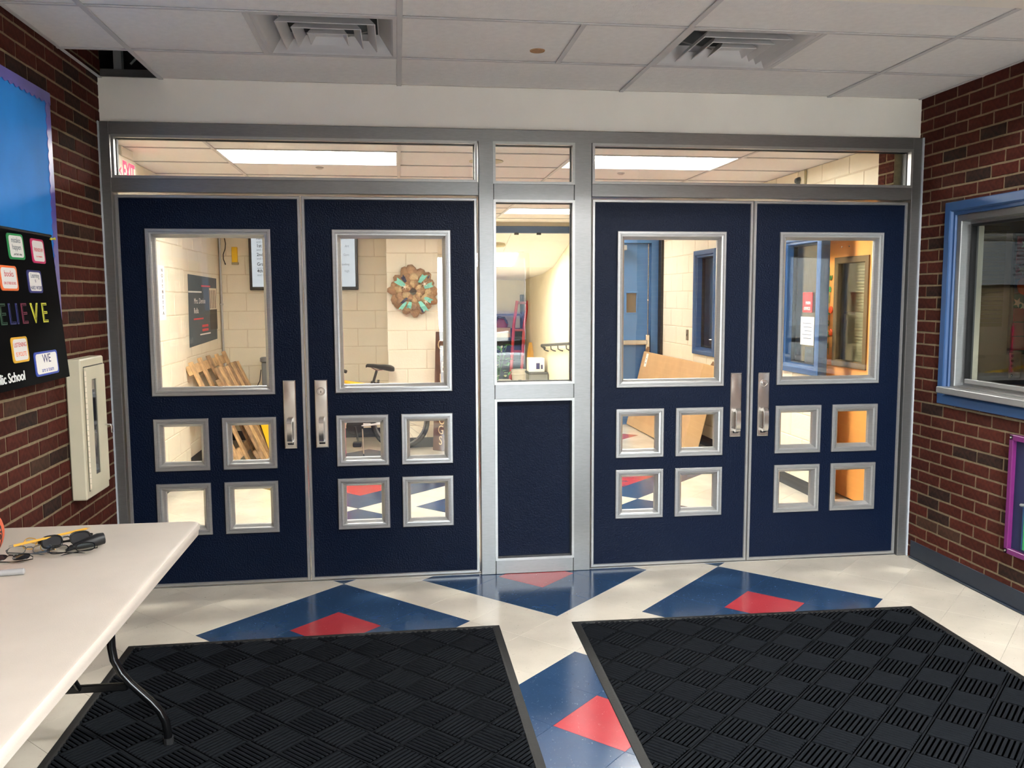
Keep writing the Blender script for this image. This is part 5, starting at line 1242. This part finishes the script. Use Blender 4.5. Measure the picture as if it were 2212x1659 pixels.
# pink pole and bicycle
o = thing('pink_pole', (.885, 4.0, 0), 'bright pink pole standing at the left edge of the second door window', 'pole')
MB().tube([(.890, 4.0, .02), (.890, 4.0, 1.235)], .016, 10).build('shaft', 'pink', o, smooth=True); MB().tube([(.890, 4.0, .0), (.890, 4.0, .03)], .018, 10).build('foot_cap', 'pink', o)
bk = thing('bicycle', (1.0, 4.12, 0), 'yellow and white bicycle with black saddle parked in the hall', 'bicycle')
BY = 4.14
def wheel(cx, cz_):
    c = Vector((cx, BY, cz_)); circ = lambda r_, n=36: [c + Vector((r_ * math.cos(2 * math.pi * k / n), 0, r_ * math.sin(2 * math.pi * k / n))) for k in range(n)]
    tw = MB().tube(circ(.283), .0225, 10, closed=True).build('tyre', 'rubber', bk, smooth=True)
    MB().tube(circ(.257), .011, 6, closed=True).build('rim', 'aluminium', tw, smooth=True)
    MB().tube([c - Vector((0, .045, 0)), c + Vector((0, .045, 0))], .022, 12).build('hub', 'steel', tw, smooth=True)
    for k in range(20):
        a = 2 * math.pi * k / 20; MB().tube([c + Vector((.02 * math.cos(a + .6), .03 * (1 if k % 2 else -1), .02 * math.sin(a + .6))), c + Vector((.25 * math.cos(a), 0, .25 * math.sin(a)))], .0014, 4).build('spoke', 'steel', tw)
wheel(1.455, .306); wheel(.40, .306)
BB = Vector((.995, BY, .265)); SC = Vector((1.185, BY, .70)); HT = Vector((.60, BY, .80)); HB = Vector((.57, BY, .66)); RA = Vector((1.455, BY, .306))
for nm, a, c, r_, mt in (('seat_tube', BB, SC, .017, 'white_paint'), ('top_tube', SC - Vector((0, 0, .03)), HT - Vector((0, 0, .03)), .019, 'yellow'), ('down_tube', BB, HB, .022, 'white_paint'), ('head_tube', HB - Vector((0, 0, .03)), HT, .02, 'yellow')): MB().tube([a, c], r_, 10).build(nm, mt, bk, smooth=True)
for s_ in (-1, 1):
    e = Vector((0, .05 * s_, 0)); MB().tube([BB + e * .5, BB + Vector((.12, 0, .01)) + e, RA + e], .011, 8).build('chain_stay', 'white_paint', bk, smooth=True); MB().tube([SC + e * .4, SC + Vector((.06, 0, -.05)) + e, RA + e], .009, 8).build('seat_stay', 'white_paint', bk, smooth=True)
    MB().tube([HB + e * .6, Vector((.40, BY, .306)) + e], .011, 8).build('fork_blade', 'white_paint', bk, smooth=True)
MB().tube([SC, Vector((1.225, BY, .83))], .0135, 10).build('seat_post', 'black', bk, smooth=True); MB().lathe([(.0, -.02), (.024, -.02), (.026, .0), (.024, .02), (0, .02)], 12, Matrix.Translation(SC) @ Matrix.Rotation(R(16), 4, 'Y')).build('seat_clamp', 'black', bk, smooth=True)
MB().tube([SC + Vector((.015, -.02, .0)), SC + Vector((.055, -.03, .012))], .006, 6).tube([SC + Vector((.055, -.03, -.012)), SC + Vector((.058, -.03, .038))], [.009, .012], 8).build('quick_release', 'black', bk, smooth=True)
sd = MB(); SL = []
for x, w_, z, h_ in ((1.115, .018, .880, .020), (1.13, .024, .893, .026), (1.19, .028, .889, .030), (1.25, .046, .880, .036), (1.31, .074, .876, .045), (1.37, .080, .868, .050), (1.40, .066, .855, .036), (1.408, .04, .848, .02)):
    SL.append([(x, BY + w_ * math.cos(a), z + (0.0 if math.sin(a) > 0 else h_ * math.sin(a)) + (h_ * .35 * math.sin(a) if math.sin(a) > 0 else 0)) for a in [2 * math.pi * k / 16 for k in range(16)]])
vs = [p for L in SL for p in L]; fs = [(i * 16 + k, i * 16 + (k + 1) % 16, (i + 1) * 16 + (k + 1) % 16, (i + 1) * 16 + k) for i in range(len(SL) - 1) for k in range(16)] + [tuple(range(16)), tuple(range((len(SL) - 1) * 16, len(SL) * 16))]
so = sd.add(vs, fs).build('saddle', 'black', bk, smooth=True)
for s_ in (-.02, .02): MB().tube([(1.17, BY + s_, .862), (1.22, BY + s_, .835), (1.28, BY + s_, .838), (1.33, BY + s_ * 1.4, .845)], .0035, 6).build('saddle_rail', 'steel', so)
cr_ = MB().lathe([(.02, -.004), (.083, -.004), (.088, 0), (.083, .004), (.02, .004)], 32, frame_T(BB + Vector((0, -.045, 0)), (1, 0, 0), (0, 0, 1), (0, -1, 0))).build('chainring', 'black', bk)
MB().tube([BB + Vector((0, -.06, 0)), BB + Vector((.03, -.065, -.15))], [.014, .010], 8).build('crank', 'black', cr_, smooth=True); MB().cbox((BB.x - .02, BY - .17, BB.z - .195), (BB.x + .07, BY - .07, BB.z - .150), .008).build('pedal', 'black', cr_)
MB().tube([BB + Vector((0, .06, 0)), BB + Vector((-.03, .065, .15))], [.014, .010], 8).build('crank', 'black', cr_, smooth=True); MB().cbox((BB.x - .08, BY + .07, BB.z + .14), (BB.x + .01, BY + .17, BB.z + .165), .006).build('pedal', 'black', cr_)
MB().tube([BB + Vector((.075, -.05, -.03)), Vector((1.085, BY - .22, .006))], .007, 8).build('kickstand', 'steel', bk, smooth=True)
MB().cbox((1.03, BY - .075, .30), (1.20, BY - .068, .335), .003).build('chain_guard', 'black', bk)
MB().tube([HT, HT + Vector((.02, 0, .11)), HT + Vector((-.03, 0, .13))], .013, 8).build('stem', 'black', bk, smooth=True)
MB().tube([(.50, BY + .34, .935), (.55, BY + .15, .94), (.57, BY, .93), (.66, BY - .12, .93), (.80, BY - .2, .885)], .011, 8).build('handlebar', 'black', bk, smooth=True)
MB().tube([(.80, BY - .2, .885), (.935, BY - .26, .845)], .017, 10).build('grip', 'rubber', bk, smooth=True); MB().tube([(.50, BY + .34, .935), (.49, BY + .44, .935)], .017, 10).build('grip', 'rubber', bk, smooth=True)

# pallets leaning on the left wall
def pallet(x_bot, x_top, z_top, y0, y1, nslat, w_, mats, label, rails, seed):
    rnd = random.Random(seed); t = thing('wooden_pallet', ((x_bot), (y0 + y1) / 2, 0), label, 'pallet', 'pallets leaning on the hall wall')
    up = Vector((x_top - x_bot, 0, z_top)); L = up.length; up = up.normalized(); al = Vector((0, 1, 0)); nn = al.cross(up) * 1.0
    if nn.x < 0: nn = -nn
    T = frame_T((x_bot, y0, .012), al, up, nn); W_ = y1 - y0
    for v in rails: MB().cbox((0, v * L - .045, -.05), (W_, v * L + .045, -.012), .004, T).build('stringer', mats[0], t)
    for k in range(nslat):
        c = (W_ - w_) * k / (nslat - 1) + w_ / 2; e = rnd.uniform(-.01, .012)
        MB().cbox((c - w_ / 2, .0, -.012), (c + w_ / 2, L + e, .010), .004, T).build('slat', mats[k % len(mats)], t)
    return t
pallet(.02, -.405, 1.0, 3.20, 4.80, 5, .11, ['wood_raw', 'wood_raw', 'wood_weathered'], 'open slatted wooden pallet leaning against the left hall wall', (.12, .5, .93), 1)
pallet(.16, -.255, .90, 3.58, 4.72, 8, .112, ['wood_weathered', 'wood_raw'], 'close boarded wooden pallet leaning in front of the open one', (.1, .86), 2)
ws = thing('wet_floor_sign', (.17, 4.1, 0), 'yellow wet floor sign leaning beside the pallets', 'sign')
wo = Vector((.165, 3.98, .02)); wu = (Vector((.93, .12, .33))).normalized(); wn = wu.cross(Vector((-.34, .12, .95))).normalized(); wv = wn.cross(wu)
if wn.y > 0: wn = -wn
WT = lambda d: frame_T(wo + wn * d, wu, wv if wv.z > 0 else -wv, wn)
MB().prism([(0, 0), (.30, 0), (.27, .60), (.03, .60)], -.006, 0, WT(0)).build('board', 'yellow', ws)
MB().prism([(.05, .14), (.26, .14), (.17, .33), (.14, .33)], 0, .0006, WT(0)).build('triangle', 't_black', ws); MB().prism([(.075, .155), (.235, .155), (.163, .305), (.147, .305)], .0006, .001, WT(0)).build('triangle_face', 'yellow', ws)
b = MB().prism([(.11, .17), (.20, .17), (.20, .178), (.11, .178)], .001, .0014, WT(0)).prism([(.13, .185), (.15, .215), (.165, .235), (.19, .225), (.175, .21), (.18, .19), (.165, .2), (.15, .195)], .001, .0014, WT(0)).prism([(.15, .24), (.162, .24), (.162, .254), (.15, .254)], .001, .0014, WT(0)); b.build('pictogram', 't_black', ws)
o = thing('grey_stand', (.0, 4.93, 0), 'grey plastic stand with black cords at the back wall under the television', 'stand')
MB().cbox((-.03, 4.86, .02), (.04, 4.93, .88), .01).build('post', 'grey_plastic', o); MB().lathe([(.05, .88), (.06, .89), (.06, .925), (.045, .935), (0, .935)], 16, Matrix.Translation((.01, 4.895, 0))).build('cap', 'grey_plastic', o, smooth=True); MB().cbox((-.1, 4.8, 0), (.12, 4.98, .025), .008).build('base', 'grey_dark', o)
MB().tube([(-.035, 4.85, .8), (-.05, 4.84, .68), (-.09, 4.83, .6), (-.12, 4.82, .3)], .005, 6).build('cord', 'black', o, smooth=True)

# big flat carton leaning on the right wall
cb = thing('flat_carton', (4.3, 4.5, 0), 'large flat brown cardboard carton leaning under the hall window', 'box')
co = Vector((4.245, 3.47, .012)); cu = Vector((-.025, 2.02, 0)).normalized(); cv = Vector((.215, 0, .90)).normalized(); cn = cv.cross(cu).normalized()
if cn.x > 0: cn = -cn
CT = frame_T(co, cu, cv, cn)
MB().cbox((0, 0, -.165), (2.02, .92, 0), .006, CT).build('body', 'cardboard', cb)
MB().cbox((-.001, .455, -.14), (.001, .47, -.02), .0005, CT).build('end_seam', 'cardboard_dark', cb); MB().prism([(.0, .92), (.10, .92), (.06, .965), (.01, .95)], -.12, -.115, CT).build('torn_flap', 'cardboard_dark', cb)
MB().cbox((1.80, .74, 0), (1.88, .90, .0012), .0004, CT).build('label', 'paper', cb); MB().box((1.82, .78, .0012), (1.86, .79, .0016), CT).box((1.82, .83, .0012), (1.85, .84, .0016), CT).build('print', 't_grey', cb)
MB().cbox((1.60, .16, 0), (1.612, .28, .001), .0003, CT).build('tape', 'paper', cb)
MB().prism([(1.86, .92), (2.02, .92), (1.98, .98), (1.90, .985)], -.02, -.015, CT).build('top_flap', 'cardboard_dark', cb)

# ------------------------------------------------------------------ van outside, seen only mirrored; tall dark body shaped to dim reflected sky
vn = thing('delivery_van', (3.95, -12.2, -.04), 'mirrored van outside, made tall and dark blue to dim the sky reflection in the centre window', 'van')
vz = -.04; vx0, vx1 = 3.0, 4.9
MB().cbox((vx0, -16.0, vz + .45), (vx1, -11.2, vz + 3.25), .12).build('cargo_body', 'dark_blue', vn)
MB().cbox((vx0 + .06, -11.25, vz + .40), (vx1 - .06, -10.75, vz + 1.35), .10).build('bonnet', 'dark_blue', vn)
MB().prism([(0, 0), (.10, 0), (-.38, .95), (-.42, .95)], vx0 + .12, vx1 - .12, frame_T((0, -10.98, vz + 1.32), (0, 1, 0), (0, 0, 1), (1, 0, 0))).build('windscreen', 'lens', vn)
MB().cbox((vx0, -10.80, vz + .35), (vx1, -10.66, vz + .62), .04).build('bumper', 'steel_dull', vn)
for x in (vx0 + .28, vx1 - .28): MB().cbox((x - .16, -10.78, vz + .78), (x + .16, -10.73, vz + 1.0), .03).build('headlamp', 'chrome', vn)
MB().cbox((vx0 + .55, -10.77, vz + .75), (vx1 - .55, -10.735, vz + 1.02), .02).build('grille', 'black', vn)
MB().cbox((vx0 + .05, -11.19, vz + 2.62), (vx1 - .05, -11.17, vz + 2.75), .01).build('stripe', 'white_paint', vn)
for x in (vx0 + .05, vx1 - .05):
    for y in (-11.6, -15.0): MB().lathe([(0, -.12), (.28, -.12), (.38, -.09), (.40, 0), (.38, .09), (.28, .12), (0, .12)], 24, frame_T((x, y, vz + .40), (0, 1, 0), (0, 0, 1), (1, 0, 0))).build('wheel', 'rubber', vn, smooth=True)
